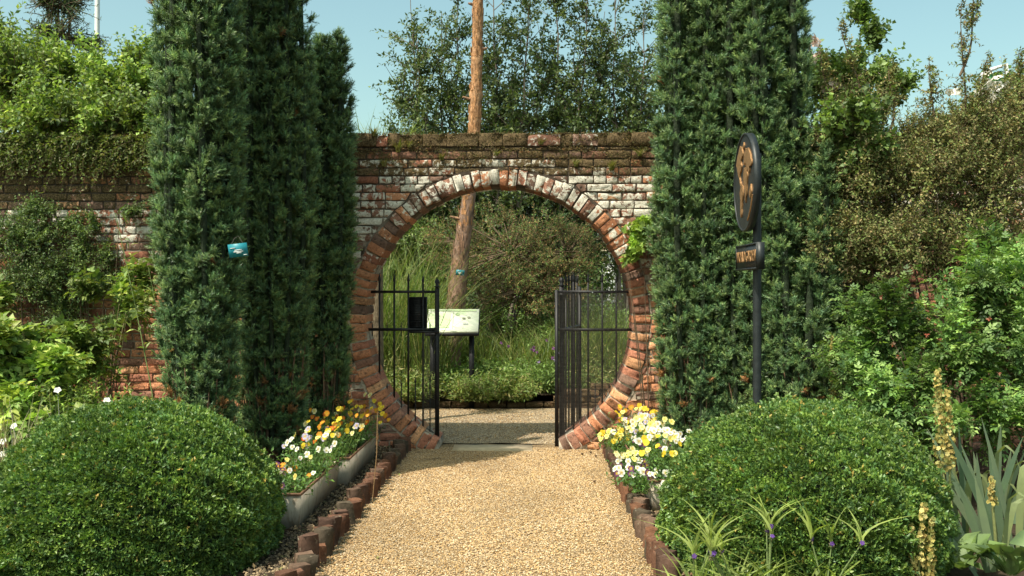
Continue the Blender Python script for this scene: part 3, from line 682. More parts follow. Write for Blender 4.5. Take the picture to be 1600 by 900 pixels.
# ------------------------------------------------------------------ zinc troughs
def trough(label, x0, x1, y0, y1, h):
    root = thing('zinc_trough', label, 'planter', ((x0 + x1) / 2, (y0 + y1) / 2, 0), 'zinc troughs of pansies')
    t = .006; tp = .02
    def ringv(z, e): return [(x0 - e, y0 - e, z), (x1 + e, y0 - e, z), (x1 + e, y1 + e, z), (x0 - e, y1 + e, z)]
    g = G(); V = np.array(ringv(.03, -tp) + ringv(h, 0) + ringv(h, -t) + ringv(.05, -tp - t), float)
    f = []
    for a in range(3):
        for j in range(4): f.append([a * 4 + j, a * 4 + (j + 1) % 4, a * 4 + 4 + (j + 1) % 4, a * 4 + 4 + j])
    f.append([0, 3, 2, 1]); g.add(V, f); mk_part(g, 'side_panels', M['zinc'], root)
    g = G()
    for a, b in (((x0 - .006, y0 - .006), (x1 + .006, y0 + .004)), ((x0 - .006, y1 - .004), (x1 + .006, y1 + .006)), ((x0 - .006, y0 + .004), (x0 + .004, y1 - .004)), ((x1 - .004, y0 + .004), (x1 + .006, y1 - .004))):
        box(g, (a[0], a[1], h - .004), (b[0], b[1], h + .012), jit=.0008)
    mk_part(g, 'rim', M['rust'], root)
    g = G(); g.add([(x0 + .008, y0 + .008, h - .03), (x1 - .008, y0 + .008, h - .03), (x1 - .008, y1 - .008, h - .03), (x0 + .008, y1 - .008, h - .03)], [[0, 1, 2, 3]]); mk_part(g, 'potting_soil', M['soil'], root)
TX0, TX1, TY0 = -1.40, -1.065, -3.12
trough('weathered zinc trough of pansies nearest the viewer on the left', TX0, TX1, TY0, TY0 + 1.18, .235)
trough('zinc trough in the shade against the foot of the left yews', TX0 + .03, TX1 + .06, TY0 + 1.24, TY0 + 2.45, .235)
trough('zinc trough behind the right box ball', 1.05, 1.36, -2.66, -1.5, .235)
trough('zinc trough under the yellow pansies by the right foot of the arch', 1.03, 1.36, -1.44, -.42, .235)

# ------------------------------------------------------------------ pansies
def pansy_flower(c_out, c_blotch):
    g = G(); V = [(0, 0, .0)]; C = [np.array((.65, .45, .03))]; Fc = []
    pet = [(90 + 38, .95, .85), (90 - 38, .95, .85), (188, .9, .8), (-8, .9, .8), (270, 1.05, 1.15)]
    zl = [-.12, -.10, 0, .02, .05]
    for k, (a, L, wd) in enumerate(pet):
        a = R_(a); base = len(V); z = zl[k]
        for rr, ww in ((.32, .28), (.7, .55), (1., .34), (1.05, 0), (1., -.34), (.7, -.55), (.32, -.28)):
            V.append((cos(a) * rr * L - sin(a) * ww * wd, sin(a) * rr * L + cos(a) * ww * wd, z + .12 * rr + rng.normal(0, .09)))
            C.append(np.array(c_blotch) if rr < .5 else np.array(c_out) * (.9 + .2 * rng.random()))
        Fc += [[0, base, base + 1], [0, base + 1, base + 5], [0, base + 5, base + 6], [base + 1, base + 2, base + 3], [base + 1, base + 3, base + 5], [base + 3, base + 4, base + 5]]
    g.add(np.array(V), Fc, np.array(C)); return g
FL = {}
dk = (.05, .01, .05)
for nm, a, b in (('yellow', (.80, .60, .05), (.10, .02, .02)), ('white', (.85, .85, .80), (.75, .70, .45)), ('white_eye', (.84, .84, .82), dk), ('orange', (.66, .27, .03), (.45, .10, .02)),
                 ('lilac', (.45, .42, .62), (.12, .05, .22)), ('cream', (.82, .76, .42), dk), ('red', (.62, .11, .02), (.2, .02, .01)), ('purple', (.10, .02, .12), (.3, .2, .1)), ('lemon', (.86, .80, .28), (.8, .6, .1))):
    o = pansy_flower(a, b).build('flower', M['petal']); FL[nm] = o.data; bpy.data.objects.remove(o)
def pansy(loc, kinds, nf, r, h, label, sc_=1., grp='pansy plants in the troughs', bias=(0, 0)):
    root = thing('pansy_plant', label, 'flowering plant', loc, grp); gl = G(); gs = G(); n = 26
    P0 = np.column_stack([rng.normal(0, r * .35, n), rng.normal(0, r * .35, n), np.full(n, 0.)]); D = np.column_stack([rng.normal(0, .5, n), rng.normal(0, .5, n), np.full(n, 1.)])
    twigs(gl, gs, P0, D, h * (.5 + .6 * rng.random(n)), 9, OV, .042, [(.045, .12, .03), (.07, .16, .035), (.035, .09, .03)], .1, (.09, .16, .04), .0018)
    A = []; B = []
    for k in range(nf):
        a = rng.random() * 2 * pi; q = r * sqrt(rng.random()); p = np.array([cos(a) * q * 1.1 + bias[0] * rng.random(), sin(a) * q * 1.1 + bias[1] * rng.random(), h * (.72 + .45 * rng.random()) - .3 * q])
        f = bpy.data.objects.new('flower', FL[kinds[rng.integers(len(kinds))]]); col.objects.link(f); f.parent = root
        nrmv = Vector((-.15 + rng.normal(0, .35), -.8 + rng.normal(0, .25), .45 + rng.normal(0, .25))).normalized()
        f.rotation_euler = nrmv.to_track_quat('Z', 'Y').to_euler(); f.location = p; s = .0215 * (.7 + .4 * rng.random()) * sc_; f.scale = (s, s, s)
        A.append(np.array([p[0] * .5, p[1] * .5, 0])); B.append(p - np.array(nrmv) * .003)
    segs(gs, np.array(A), np.array(B), .0015, .0012, (.09, .17, .04))
    o = gl.build('leaves', M['leaf'], root); o = gs.build('stalks', M['leaf'], root)
lp = [('yellow', 'orange', 'cream'), ('yellow', 'lilac', 'white'), ('orange', 'red', 'yellow'), ('lilac', 'white_eye', 'yellow')]
desc = {('yellow', 'orange', 'cream'): 'yellow, orange and cream', ('yellow', 'lilac', 'white'): 'yellow, lilac and white', ('orange', 'red', 'yellow'): 'orange and red', ('lilac', 'white_eye', 'yellow'): 'lilac and white'}
for i in range(6):
    f_ = i / 5; y = TY0 + .12 + f_ * .95; z = .2
    if i == 0: ks, d_ = ('white', 'yellow', 'purple', 'lemon'), 'low pansy plant with white and yellow flowers at the near end of the left trough'
    elif i == 1: ks, d_ = ('white_eye', 'purple', 'orange'), 'pansy plant with purple-eyed white flowers beside the left box ball'
    elif i == 2: ks, d_ = ('white', 'lemon', 'white'), 'white pansy plant spilling over the near left trough toward the path'
    elif i == 3: ks, d_ = ('lilac', 'lilac', 'white_eye', 'cream'), 'lilac pansy plant in the middle of the near left trough'
    elif i == 4: ks, d_ = ('yellow', 'cream', 'yellow'), 'yellow pansy plant with dark eyes in the near left trough'
    else: ks, d_ = ('red', 'orange', 'lilac'), 'red and orange pansy plant at the far end of the near left trough'
    pansy(((TX0 + TX1) / 2 + (.09 if i in (2, 5) else rng.normal(0, .05)), y, z), ks, 12 if i else 8, .18, .17 if i < 2 else .30, d_, bias=(.2 if i in (2, 4) else .04, 0))
for i in range(6):
    y = TY0 + 1.34 + i * .2
    ks = [('yellow', 'orange'), ('yellow', 'cream', 'orange'), ('orange', 'red'), ('yellow',), ('orange', 'yellow'), ('yellow', 'orange', 'cream')][i]
    d_ = ['yellow and orange pansy plant nearest in the shaded left trough', 'yellow, cream and orange pansy plant, second in the shaded left trough', 'orange and red pansy plant in the middle of the shaded left trough',
          'all-yellow pansy plant in the shaded left trough', 'orange and yellow pansy plant leaning over the shaded left trough', 'yellow pansy plant at the arch end of the shaded left trough'][i]
    pansy(((TX0 + TX1) / 2 + .05 + rng.normal(0, .05), y, .2), ks, 11, .2, .34, d_, bias=(.12, 0))
rd = ['small white and purple pansy plant hanging over the near end of the right trough', 'yellow pansy plant with large blooms beside the right box ball', 'bright white pansy plant in the near right trough', 'dark-eyed white and purple pansy plant in the near right trough',
      'cream and maroon pansy plant in the near right trough', 'lemon pansy plant at the far end of the near right trough', 'lemon and white pansy plant behind the dark purple blooms', 'tall cream pansy plant against the right yew', 'yellow pansy plant low over the right edging bricks', 'bright yellow pansy plant by the right foot of the arch', 'orange pansy plant touching the arch brickwork']
rk = [('white', 'purple', 'white_eye'), ('yellow', 'lemon'), ('white', 'white', 'white_eye'), ('white_eye', 'purple'), ('cream', 'white'), ('lemon', 'white'), ('lemon', 'white', 'cream'), ('cream', 'lilac', 'white_eye'), ('yellow', 'lemon'), ('yellow', 'lemon'), ('orange', 'yellow')]
for i in range(11):
    y = -2.6 + i * .205
    pansy((1.15 + (-.12 if i in (0, 8) else .02) + rng.normal(0, .04), y, .2 if i not in (0, 8) else .16), rk[i], 17, .18, .17 if i in (0, 8) else .25 + .02 * (i % 3), rd[i], 1.1)
pansy((.98, -2.35, .15), ('white_eye', 'purple', 'white'), 14, .13, .16, 'low purple and white pansy plant over the right edging bricks', 1.1)
pansy((1.0, -2.1, .16), ('white', 'cream', 'lemon'), 16, .14, .2, 'white and cream pansy plant bulging over the right edging bricks', 1.1)
pansy((1.02, -1.2, .16), ('yellow', 'white', 'lemon'), 14, .14, .18, 'yellow and white pansy plant over the middle of the right edging', 1.1)
g = G(); p = at(572, 790, -2.55); tube(g, [(p[0], -2.3, .02), (p[0] + .03, -2.3, .35), (p[0] + .035, -2.3, .62)], .003, 5, (.28, .17, .08))
tag(g.build('garden_cane', M['twig']), 'thin brown cane standing among the left pansies', 'cane')

# ------------------------------------------------------------------ round sign on its post
SY = 6.2 + CAM[1]
sgn = thing('garden_sign', 'oval-looking black sign with golden world map on a dark post', 'sign', (gx(1183, SY), SY, 0))
xf_ = gx(1163, SY); zc_ = zp(288, SY); RR = .305
g = G(); k = 64; a = np.linspace(0, 2 * pi, k, endpoint=False); V = []
for x, r in ((0, RR - .012), (-.006, RR - .012), (-.006, RR), (.036, RR), (.036, RR - .03)): V += [[xf_ + x, SY + r * cos(t), zc_ + r * sin(t)] for t in a]
V = np.array(V); j = np.arange(k); j2 = (j + 1) % k
Fc = [list(a_) for L_ in range(4) for a_ in np.stack([L_ * k + j, L_ * k + j2, L_ * k + k + j2, L_ * k + k + j], -1)]
g.add(V, Fc); g.add(V[:k], [list(range(k))[::-1]]); g.add(V[4 * k:], [list(range(k))]); mk_part(g, 'disc', M['sign'], sgn)
# the continents, (u to the reader's right when facing the disc, v up), u>0 lies towards the path end nearest the viewer
conts = [[(-.62, .62), (-.40, .78), (-.12, .80), (-.05, .62), (-.22, .52), (-.20, .36), (-.36, .20), (-.34, .08), (-.22, .0), (-.28, -.02), (-.44, .14), (-.62, .30), (-.74, .48)],
         [(-.24, -.02), (-.06, -.06), (.02, -.2), (-.08, -.38), (-.16, -.55), (-.22, -.78), (-.28, -.70), (-.28, -.42), (-.34, -.2)],
         [(.10, .60), (.26, .74), (.52, .70), (.72, .52), (.84, .34), (.72, .26), (.60, .30), (.56, .12), (.48, .26), (.40, .22), (.30, .32), (.20, .40), (.10, .36), (.06, .46)],
         [(.10, .30), (.30, .28), (.44, .10), (.40, -.08), (.34, -.30), (.26, -.48), (.20, -.40), (.18, -.14), (.04, -.0), (.02, .18)],
         [(.62, -.2), (.76, -.14), (.82, -.3), (.70, -.42), (.60, -.34)], [(-.02, .82), (.08, .86), (.06, .72), (-.02, .74)]]
import mathutils.geometry as mg
g = G()
for poly in conts:
    P = [];
    for i_ in range(len(poly)):
        p, q = np.array(poly[i_]), np.array(poly[(i_ + 1) % len(poly)])
        for t in (0, .33, .66): P.append(p + (q - p) * t + rng.normal(0, .022, 2))
    nP = len(P); fr = [(xf_ - .009, SY - q[0] * RR * .92, zc_ + q[1] * RR * .92) for q in P]; bk = [(xf_ + .001, b, c) for _, b, c in fr]
    V = np.array(fr + bk); tr = mg.tessellate_polygon([[Vector((q[0], q[1], 0)) for q in P]])
    g.add(V, [list(t) for t in tr]); g.add(V, [[i_, (i_ + 1) % nP, nP + (i_ + 1) % nP, nP + i_] for i_ in range(nP)])
t = np.linspace(pi * 1.12, pi * 1.36, 8); tube(g, [(xf_ - .003, SY + .8 * RR * cos(q) * 1.1, zc_ + .86 * RR * sin(q) * 1.02) for q in t], .007, 4)
mk_part(g, 'world_map', M['gold'], sgn)
g = G(); pxx = gx(1183, SY); tube(g, [(pxx, SY, -.05), (pxx, SY, 1.0), (pxx, SY, zc_ + .18)], .027, 12); mk_part(g, 'post', M['sign'], sgn)
zp0, zp1 = zp(424, SY), zp(384, SY); g = G(); xq = gx(1166, SY)
box(g, (xq, SY - .30, zp0), (xq + .045, SY + .30, zp1))
for a_, b_ in (((SY - .30), (SY - .288)), ((SY + .288), (SY + .30))): box(g, (xq - .005, a_, zp0 + .001), (xq - .0005, b_, zp1 - .001))
for a_, b_ in ((zp0, zp0 + .012), (zp1 - .012, zp1)): box(g, (xq - .0055, SY - .299, a_ + .001), (xq - .001, SY + .299, b_ - .001))
mk_part(g, 'plaque', M['sign'], sgn)
def text_mesh(s, size, ext, mat, name, loc, rot, par):
    cu = bpy.data.curves.new('lettering', 'FONT'); cu.body = s; cu.size = size; cu.extrude = ext; cu.align_x = 'CENTER'; cu.align_y = 'CENTER'
    o = bpy.data.objects.new('t', cu); col.objects.link(o); bpy.context.view_layer.update()
    me = bpy.data.meshes.new_from_object(o.evaluated_get(bpy.context.evaluated_depsgraph_get())); bpy.data.objects.remove(o)
    me.materials.clear(); me.materials.append(mat); o = bpy.data.objects.new(name, me); col.objects.link(o); o.parent = par
    o.location = np.array(loc) - np.array(par.location); o.rotation_euler = rot; return o
tm = text_mesh('WORLD GARDEN', .078, .002, M['gold'], 'lettering', (xq - .003, SY, (zp0 + zp1) / 2), (pi / 2, 0, -pi / 2), sgn)
wd_ = tm.dimensions.x or .5; tm.scale = (.54 / wd_, 1.25, 1)

# ------------------------------------------------------------------ plant labels
def plant_label(label, p, wd, ht, tilt, stemlen=0):
    o = thing('plant_label', label, 'plant label', tuple(p)); o.rotation_euler = (R_(12), R_(tilt), R_(8))
    g = G(); box(g, (-wd / 2, -.002, -ht / 2), (wd / 2, .002, ht / 2)); g.build('tag', M['teal'], o)
    g = G(); tube(g, [(-wd * .3, 0, ht / 2), (-wd * .1, .02, ht * .9), (wd * .1, .03, ht * 1.0), (wd * .3, 0, ht / 2)], .0012, 4); g.build('string', M['mesh'], o)
    g = G()
    for a, b, z, h in ((-.4, -.12, .2, .05), (-.18, .2, .02, .07), (-.24, .26, -.1, .07), (-.1, .16, -.2, .06), (.26, .44, -.38, .05)): box(g, (a * wd, -.0035, (z - h / 2) * ht), (b * wd, -.0022, (z + h / 2) * ht))
    g.build('printed_lines', M['white'], o)
plant_label('teal plant label pinned to the sunlit left yew', at(372, 393, -2.36), .125, .09, -7)
plant_label('small blue label on the pine trunk', at(719, 428, 3.72), .11, .07, 5)

# ------------------------------------------------------------------ behind the wall
# pine
PY = 4.05
pine = thing('pine_tree', 'tall pine with orange bare trunk rising behind the arch', 'pine tree', (gx(700, PY), PY, 0))
tr_pts = [(700, 640, 46), (704, 560, 42), (711, 490, 38), (720, 400, 32), (731, 320, 27), (738, 250, 24), (742, 200, 23), (744, 140, 21), (746, 70, 20), (747, 0, 19), (748, -80, 17), (750, -160, 15)]
sp_ = []
for (x1, y1, w1), (x2, y2, w2) in zip(tr_pts[:-1], tr_pts[1:]):
    for t in np.linspace(0, 1, 7)[:-1]: sp_.append((x1 + (x2 - x1) * t, y1 + (y2 - y1) * t, (w1 + (w2 - w1) * t)))
Pn = np.array([at(a, b, PY) for a, b, _ in sp_]); rad = np.array([.80 * w_ / F * (PY - CAM[1]) / 2 for *_, w_ in sp_])
knots = [150, 95, 40, 185]; rad = rad * (1 + sum(.22 * np.exp(-((np.array([s[1] for s in sp_]) - q) / 6.) ** 2) for q in knots))
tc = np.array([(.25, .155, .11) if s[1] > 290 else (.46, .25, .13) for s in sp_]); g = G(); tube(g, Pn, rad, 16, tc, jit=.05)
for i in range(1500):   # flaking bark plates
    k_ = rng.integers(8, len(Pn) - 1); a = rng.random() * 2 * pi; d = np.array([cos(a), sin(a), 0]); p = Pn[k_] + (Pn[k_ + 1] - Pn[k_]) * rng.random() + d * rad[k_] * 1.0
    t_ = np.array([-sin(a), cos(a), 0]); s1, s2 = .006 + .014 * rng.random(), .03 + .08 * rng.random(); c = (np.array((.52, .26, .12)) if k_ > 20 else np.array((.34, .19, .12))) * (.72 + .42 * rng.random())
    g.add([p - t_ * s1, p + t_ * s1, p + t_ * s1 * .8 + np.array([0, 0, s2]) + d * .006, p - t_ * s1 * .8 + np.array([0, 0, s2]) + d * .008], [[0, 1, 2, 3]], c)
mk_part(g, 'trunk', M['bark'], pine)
for k_, a in ((28, -.4), (40, 3.4), (47, .2), (53, 2.9), (60, -.9), (22, 3.3)):
    g = G(); p = Pn[k_]; d = np.array([cos(a), sin(a) * .6 - .3, .25]); tube(g, [p, p + d * (rad[k_] + .03), p + d * (rad[k_] + .05 + .06 * rng.random())], [.028, .02, .012], 7, (.30, .17, .10), jit=.1); mk_part(g, 'branch_stub', M['bark'], pine)
g, gs = G(), G(); topc = Pn[-1]
for i in range(26):
    a = rng.random() * 2 * pi; e = topc + np.array([cos(a) * (1 + rng.random()), sin(a) * (1 + rng.random()), .3 + 2.2 * rng.random()]); segs(gs, [topc + np.array([0, 0, .2 * rng.random()])], [e], .03, .01, (.3, .16, .08))
    m_ = 40; Pq = e + rng.normal(0, .28, (m_, 3)); g.inst(SPRIG, frames(rnd3(m_) + np.array([0, 0, .6]), rnd3(m_)), Pq, .16 + .06 * rng.random(m_), jcol([(.03, .07, .035), (.05, .1, .05)], m_))
mk_part(g, 'crown', M['yew'], pine); mk_part(gs, 'limbs', M['twig'], pine)

# information lectern
BY = 2.95
lec = thing('information_lectern', 'pale information board on dark posts, seen through the gateway', 'sign', (gx(706, BY), BY, 0))
c0, c1 = at(666, 521, BY), at(747, 521, BY); dz_ = zp(488, BY + .18) - zp(521, BY)
g = G(); V = [c0, c1, c1 + [0, .26, dz_ + .01], c0 + [0, .26, dz_ + .01]]; V = np.array(V); g.add(np.concatenate([V + [0, -.004, .012], V + [0, 0, -.02]]), BOXF[:, ::1]); mk_part(g, 'panel', M['board'], lec)
g = G(); V2 = V + np.array([[-.012, -.008, -.012], [.012, -.008, -.012], [.012, .008, .0], [-.012, .008, .0]]); g.add(np.concatenate([V2 + [0, -.0, -.006], V2 + [0, 0, -.035]]), BOXF); mk_part(g, 'tray', M['iron'], lec)
g = G()
def onp(u, v, e=.006): return V[0] + (V[1] - V[0]) * u + (V[3] - V[0]) * v + np.array([0, -.004, .012]) + np.array([0, -.6, .8]) * e
for a, b, v0, v1, cc in ((.04, .44, .14, .80, (.50, .62, .36)), (.50, .505, .1, .92, (.2, .22, .15)), (.68, .74, .52, .60, (.15, .16, .1)), (.78, .84, .56, .62, (.15, .16, .1)), (.70, .80, .28, .34, (.3, .32, .3)), (.05, .95, .9, .96, (.35, .45, .25)), (.55, .62, .7, .8, (.3, .4, .2))):
    g.add([onp(a, v0), onp(b, v0), onp(b, v1), onp(a, v1)], [[0, 1, 2, 3]], cc)
mk_part(g, 'print', M['peb'], lec)
for px in (676, 737):
    g = G(); x = gx(px, BY + .12); box(g, (x - .03, BY + .09, 0), (x + .03, BY + .15, c0[2] + .03)); mk_part(g, 'post', M['iron'], lec)

# low brick kerb of the far bed, broken in places
g = G(); mk = []
for ci in range(4):
    x = -3.4 + .11 * (ci % 2)
    while x < 5.2:
        if ci > 0 and (x < .25 + .2 * ci or (x > 1.2 and rng.random() < .2)): x += .226; continue
        z = ci * .075; rough_box(g, mk, [(x, z + .005), (x + .213, z + .005), (x + .213, z + .07), (x, z + .07)], np.array((.22, .13, .085)) * (.6 + .5 * rng.random()), [.1, .75], 3.1 + rng.normal(0, .018), 3, 2, .012, 1, .12)
        V = [(x, 3.12, z + .07), (x + .213, 3.12, z + .07), (x + .213, 3.3, z + .068), (x, 3.3, z + .068)]; g.add(V, [[0, 1, 2, 3]], (.2, .12, .08)); mk.append(np.tile([.1, .6, 0, 1], (4, 1)))
        x += .226
o = g.build('low_brick_kerb', M['brick']); set_mask(o, mk); tag(o, 'low crumbling brick edge of the planting bed beyond the gate', 'brick kerb')
# raised bed of soil behind it
g = G(); X, Y = np.meshgrid(np.linspace(-8, 8, 60), np.linspace(3.14, 12, 40)); Z = .16 + .1 * np.minimum(1, (Y - 3.1) / 1.5) + rng.normal(0, .03, X.shape); i = np.arange(39)[:, None] * 60; j = np.arange(59)[None]
g.add(np.stack([X, Y, Z], -1), np.stack([i + j, i + j + 1, i + 61 + j, i + 60 + j], -1).reshape(-1, 4)); kind(g.build('far_bed_soil', M['soil'], smooth=True), 'structure')

# grasses and perennials in the far bed
def blades(g, P, h, wd, c, lean=.35, nseg=4, up=None):
    n = len(P); a = rng.random(n) * 2 * pi; d = np.stack([np.cos(a), np.sin(a), np.zeros(n)], -1); s = np.stack([-np.sin(a), np.cos(a), np.zeros(n)], -1)
    tw = rng.random(n) * 2 * pi; s = s * np.cos(tw)[:, None] + d * np.sin(tw)[:, None]
    ln = lean * (.3 + rng.random(n)) * h
    rows = []
    for k_ in range(nseg + 1):
        t = k_ / nseg; ctr = P + d * (ln * t ** 2)[:, None] + np.array([0, 0, 1.]) * (h * (t - .28 * (ln / np.maximum(h, 1e-6)) * t * t))[:, None]
        w_ = wd * (1 - t ** 2) * .5 * (0.6 + .4 * min(1, t * 4)) + .0004; rows += [ctr - s * np.reshape(w_, (-1, 1)) if np.ndim(w_) else ctr - s * w_, ctr + s * np.reshape(w_, (-1, 1)) if np.ndim(w_) else ctr + s * w_]
    V = np.stack(rows, 1); K = 2 * (nseg + 1); f = np.array([[2 * k_, 2 * k_ + 1, 2 * k_ + 3, 2 * k_ + 2] for k_ in range(nseg)])
    g.add(V.reshape(-1, 3), (f[None] + (np.arange(n) * K)[:, None, None]).reshape(-1, 4), np.repeat(c, K, 0))
def grass_clump(label, c, r, h, n, pal, wd=.011, name='ornamental_grass', grp='grass clumps beyond the gate', lean=.35, cat='grass clump', mat='grass'):
    root = G(); a = rng.random(n) * 2 * pi; q = r * np.sqrt(rng.random(n)); P = np.stack([np.cos(a) * q, np.sin(a) * q, np.zeros(n)], -1)
    blades(root, P, h * (.55 + .6 * rng.random(n)), wd, jcol(pal, n, .25), lean); o = root.build(name, M[mat]); o.location = c; tag(o, label, cat, grp); return o
GP = [(.08, .15, .04), (.12, .19, .055), (.06, .11, .035), (.20, .22, .09)]
specs = [(590, 3.6, .5, 1.9, 'tall pale grass clump behind the left railing, nearest the arch'), (625, 3.9, .5, 2.2, 'tallest pale grass clump behind the left railing'), (660, 3.5, .4, 1.3, 'grass clump behind the louvred box'),
         (545, 4.2, .5, 2.0, 'grass clump half hidden by the left arch brickwork'), (768, 4.3, .4, .8, 'grass clump between the pine trunk and the leaning shrub stem'), (840, 4.0, .45, .85, 'dark grass clump under the brown gorse'),
         (880, 4.2, .45, .9, 'grass clump behind the open gate leaf'), (925, 4.0, .45, 1.05, 'grass clump behind the mesh of the right railing'), (965, 4.2, .5, 1.2, 'pale grass clump at the right rim of the opening'), (715, 4.6, .4, .9, 'grass clump at the foot of the pine')]
for px, Y, r, h, lb in specs: grass_clump(lb, (gx(px, Y), Y, .18), r, h, 420, GP, lean=.6)
def perennial(label, px, Y, r, h, pal, n=220, leaf=NARROW, size=.075, z0=.15, fl=None, nfl=0, name='leafy_perennial', grp='low perennials in the far bed', cat='perennial', m=12, droop=.25):
    c = np.array([gx(px, Y), Y, z0]); root = thing(name, label, cat, tuple(c), grp); gl, gs = G(), G()
    P0 = c + np.column_stack([rng.normal(0, r * .3, n), rng.normal(0, r * .3, n), np.zeros(n)]); D = np.column_stack([rng.normal(0, .5, n), rng.normal(0, .5, n), np.full(n, 1.)])
    D[:, :2] += (P0 - c)[:, :2] / r * .6
    twigs(gl, gs, P0, D, h * (.5 + .6 * rng.random(n)), m, leaf, size, pal, droop, (.08, .13, .04), .002, up=.4)
    mk_part(gl, 'leaves', M['leaf'], root); mk_part(gs, 'stems', M['twig'], root)
    for k_ in range(nfl):
        q = c + np.array([rng.normal(0, r * .5), rng.normal(0, r * .35) - .1, h * (.7 + .45 * rng.random())]); g = G(); m_ = 14
        g.inst(OV, frames(rnd3(m_), rnd3(m_)), np.zeros((m_, 3)), .022 + .01 * rng.random(m_), jcol([fl], m_, .2)); g2 = g.build('flower_head', M['petal'], root); g2.location = q - c
    return root
perennial('feathery green perennial filling the bed corner below the lectern', 700, 3.45, .32, .55, [(.09, .19, .04), (.12, .23, .05), (.06, .14, .035)], 260)
perennial('bright green perennial mound spilling over the kerb', 765, 3.35, .35, .6, [(.10, .20, .045), (.14, .24, .06), (.07, .15, .04)], 300)
perennial('perennial with purple flower heads by the low brick kerb', 828, 3.5, .32, .62, [(.07, .15, .04), (.10, .19, .05)], 240, fl=(.30, .12, .34), nfl=9)
perennial('perennial with mauve blooms beside the open gate', 868, 3.45, .22, .5, [(.10, .18, .05), (.07, .13, .04)], 160, fl=(.40, .30, .55), nfl=4)
perennial('low leafy perennial behind the left railing', 610, 3.3, .35, .6, GP, 260); perennial('leafy perennial beside the left gate post', 660, 3.25, .28, .5, GP, 220)
perennial('leafy perennial half hidden behind the left arch foot', 555, 3.4, .35, .7, GP, 220)
perennial('sparse perennial behind the right railing', 915, 3.5, .3, .5, GP, 160); perennial('dark perennial at the right rim of the opening', 960, 3.6, .35, .75, GP, 200)

perennial('feathery green perennial sprawling in front of the kerb near the lectern post', 742, 3.08, .3, .5, [(.10, .19, .05), (.13, .22, .06), (.15, .17, .07)], 260, z0=.1)

perennial('grey-green perennial sprawling over the raised end of the kerb', 800, 3.1, .3, .5, [(.10, .19, .05), (.13, .22, .06), (.15, .17, .07)], 260, z0=.1)

perennial('green perennial sprawling over the kerb behind the railing', 650, 3.08, .3, .5, [(.10, .19, .05), (.13, .22, .06), (.15, .17, .07)], 260, z0=.1)

def tree(name, label, base, blobs, leaf, size, pal, n_tw, L, m, stem_c, stems, stem_r, group, **kw):
    return bush(name, label, 'tree', base, blobs, leaf, size, pal, n_tw, L, m, stem_c=stem_c, stems=stems, stem_r=stem_r, group=group, crown='crown', stemname='trunk', **kw)
# brown and green gorse in the middle of the view
def E(px, py, Y, rx, rz, ry=None, sh=1.):   # ellipsoid blob seen at a pixel, radii in photo pixels
    d = (Y - CAM[1]) / F; return (at(px, py, Y), (rx * d, ry if ry else rx * d, rz * d), sh)
bush('gorse_bush', 'rounded gorse with brown seed pods on a green crown, centre of the gateway view', 'shrub', (gx(790, 5.0), 5.0, .2),
     [E(800, 395, 5.0, 120, 62, .8, 3), E(720, 380, 5.1, 60, 50, .5, 1), E(885, 400, 5.0, 55, 55, .5, 1.2), E(820, 455, 4.7, 90, 40, .5, 1.6)], NARROW, .04,
     [(.07, .14, .045), (.21, .13, .065), (.09, .16, .05), (.24, .15, .08), (.07, .13, .04), (.10, .17, .05)], 2600, .2, 16, stems=10, stem_r=.05, mat='dry', up=.3, upd=.6, cv=.3)
bush('pine_sapling', 'dark green bushy pine behind the gorse, filling the top of the arch', 'shrub', (gx(850, 7), 7, .2),
     [E(840, 340, 7, 130, 60, 1.1, 3), E(700, 345, 7, 90, 60, 1, 2)], NARROW, .06, [(.045, .10, .045), (.07, .13, .05), (.03, .075, .035)], 2300, .3, 16, stems=10, stem_r=.05, up=.3, upd=.7)
TG = 'background trees beyond the gate'
tree('willow_tree', 'light green willowy tree seen through the left of the opening', (gx(600, 6.5), 6.5, .1), [E(600, 390, 6.5, 70, 70, .8, 2), E(650, 350, 6.5, 70, 50, .8, 2), E(640, 430, 6.2, 60, 45, .6, 1)], NARROW, .08, [(.08, .15, .045), (.11, .19, .06), (.06, .11, .03)], 1500, .4, 16, (.20, .17, .10), 9, .014, TG, droop=.5)
for lb, px, Y, py, rx, rz, pal in (
    ('broad mid-green tree far behind the left of the opening', 560, 13, 390, 170, 110, [(.05, .11, .03), (.08, .15, .04)]),
    ('dense dark tree far behind the gorse', 760, 14, 430, 170, 115, [(.035, .08, .03), (.05, .1, .035)]),
    ('mid-green tree far behind the open gate', 875, 12, 440, 75, 70, [(.07, .13, .04), (.05, .1, .03)]),
    ('yellow-green tree far behind the right railing', 1060, 13, 430, 95, 110, [(.09, .15, .04), (.07, .13, .035)]),
    ('dark hedge-like tree low behind the right railing', 935, 9.5, 520, 120, 60, [(.03, .07, .025), (.05, .09, .03)]),
    ('dark hedge-like tree low behind the left railing', 620, 10, 520, 150, 65, [(.04, .08, .028), (.06, .11, .03)]),
    ('dark hedge-like tree low behind the gorse stems', 780, 9, 530, 120, 55, [(.03, .065, .025), (.045, .085, .03)])):
    tree('background_tree', lb, (gx(px, Y), Y, 0), [E(px, py, Y, rx, rz, 1.2)], OV, .11, pal, 1300, .6, 12, (.12, .09, .06), 8, .09, TG, shell=.2)
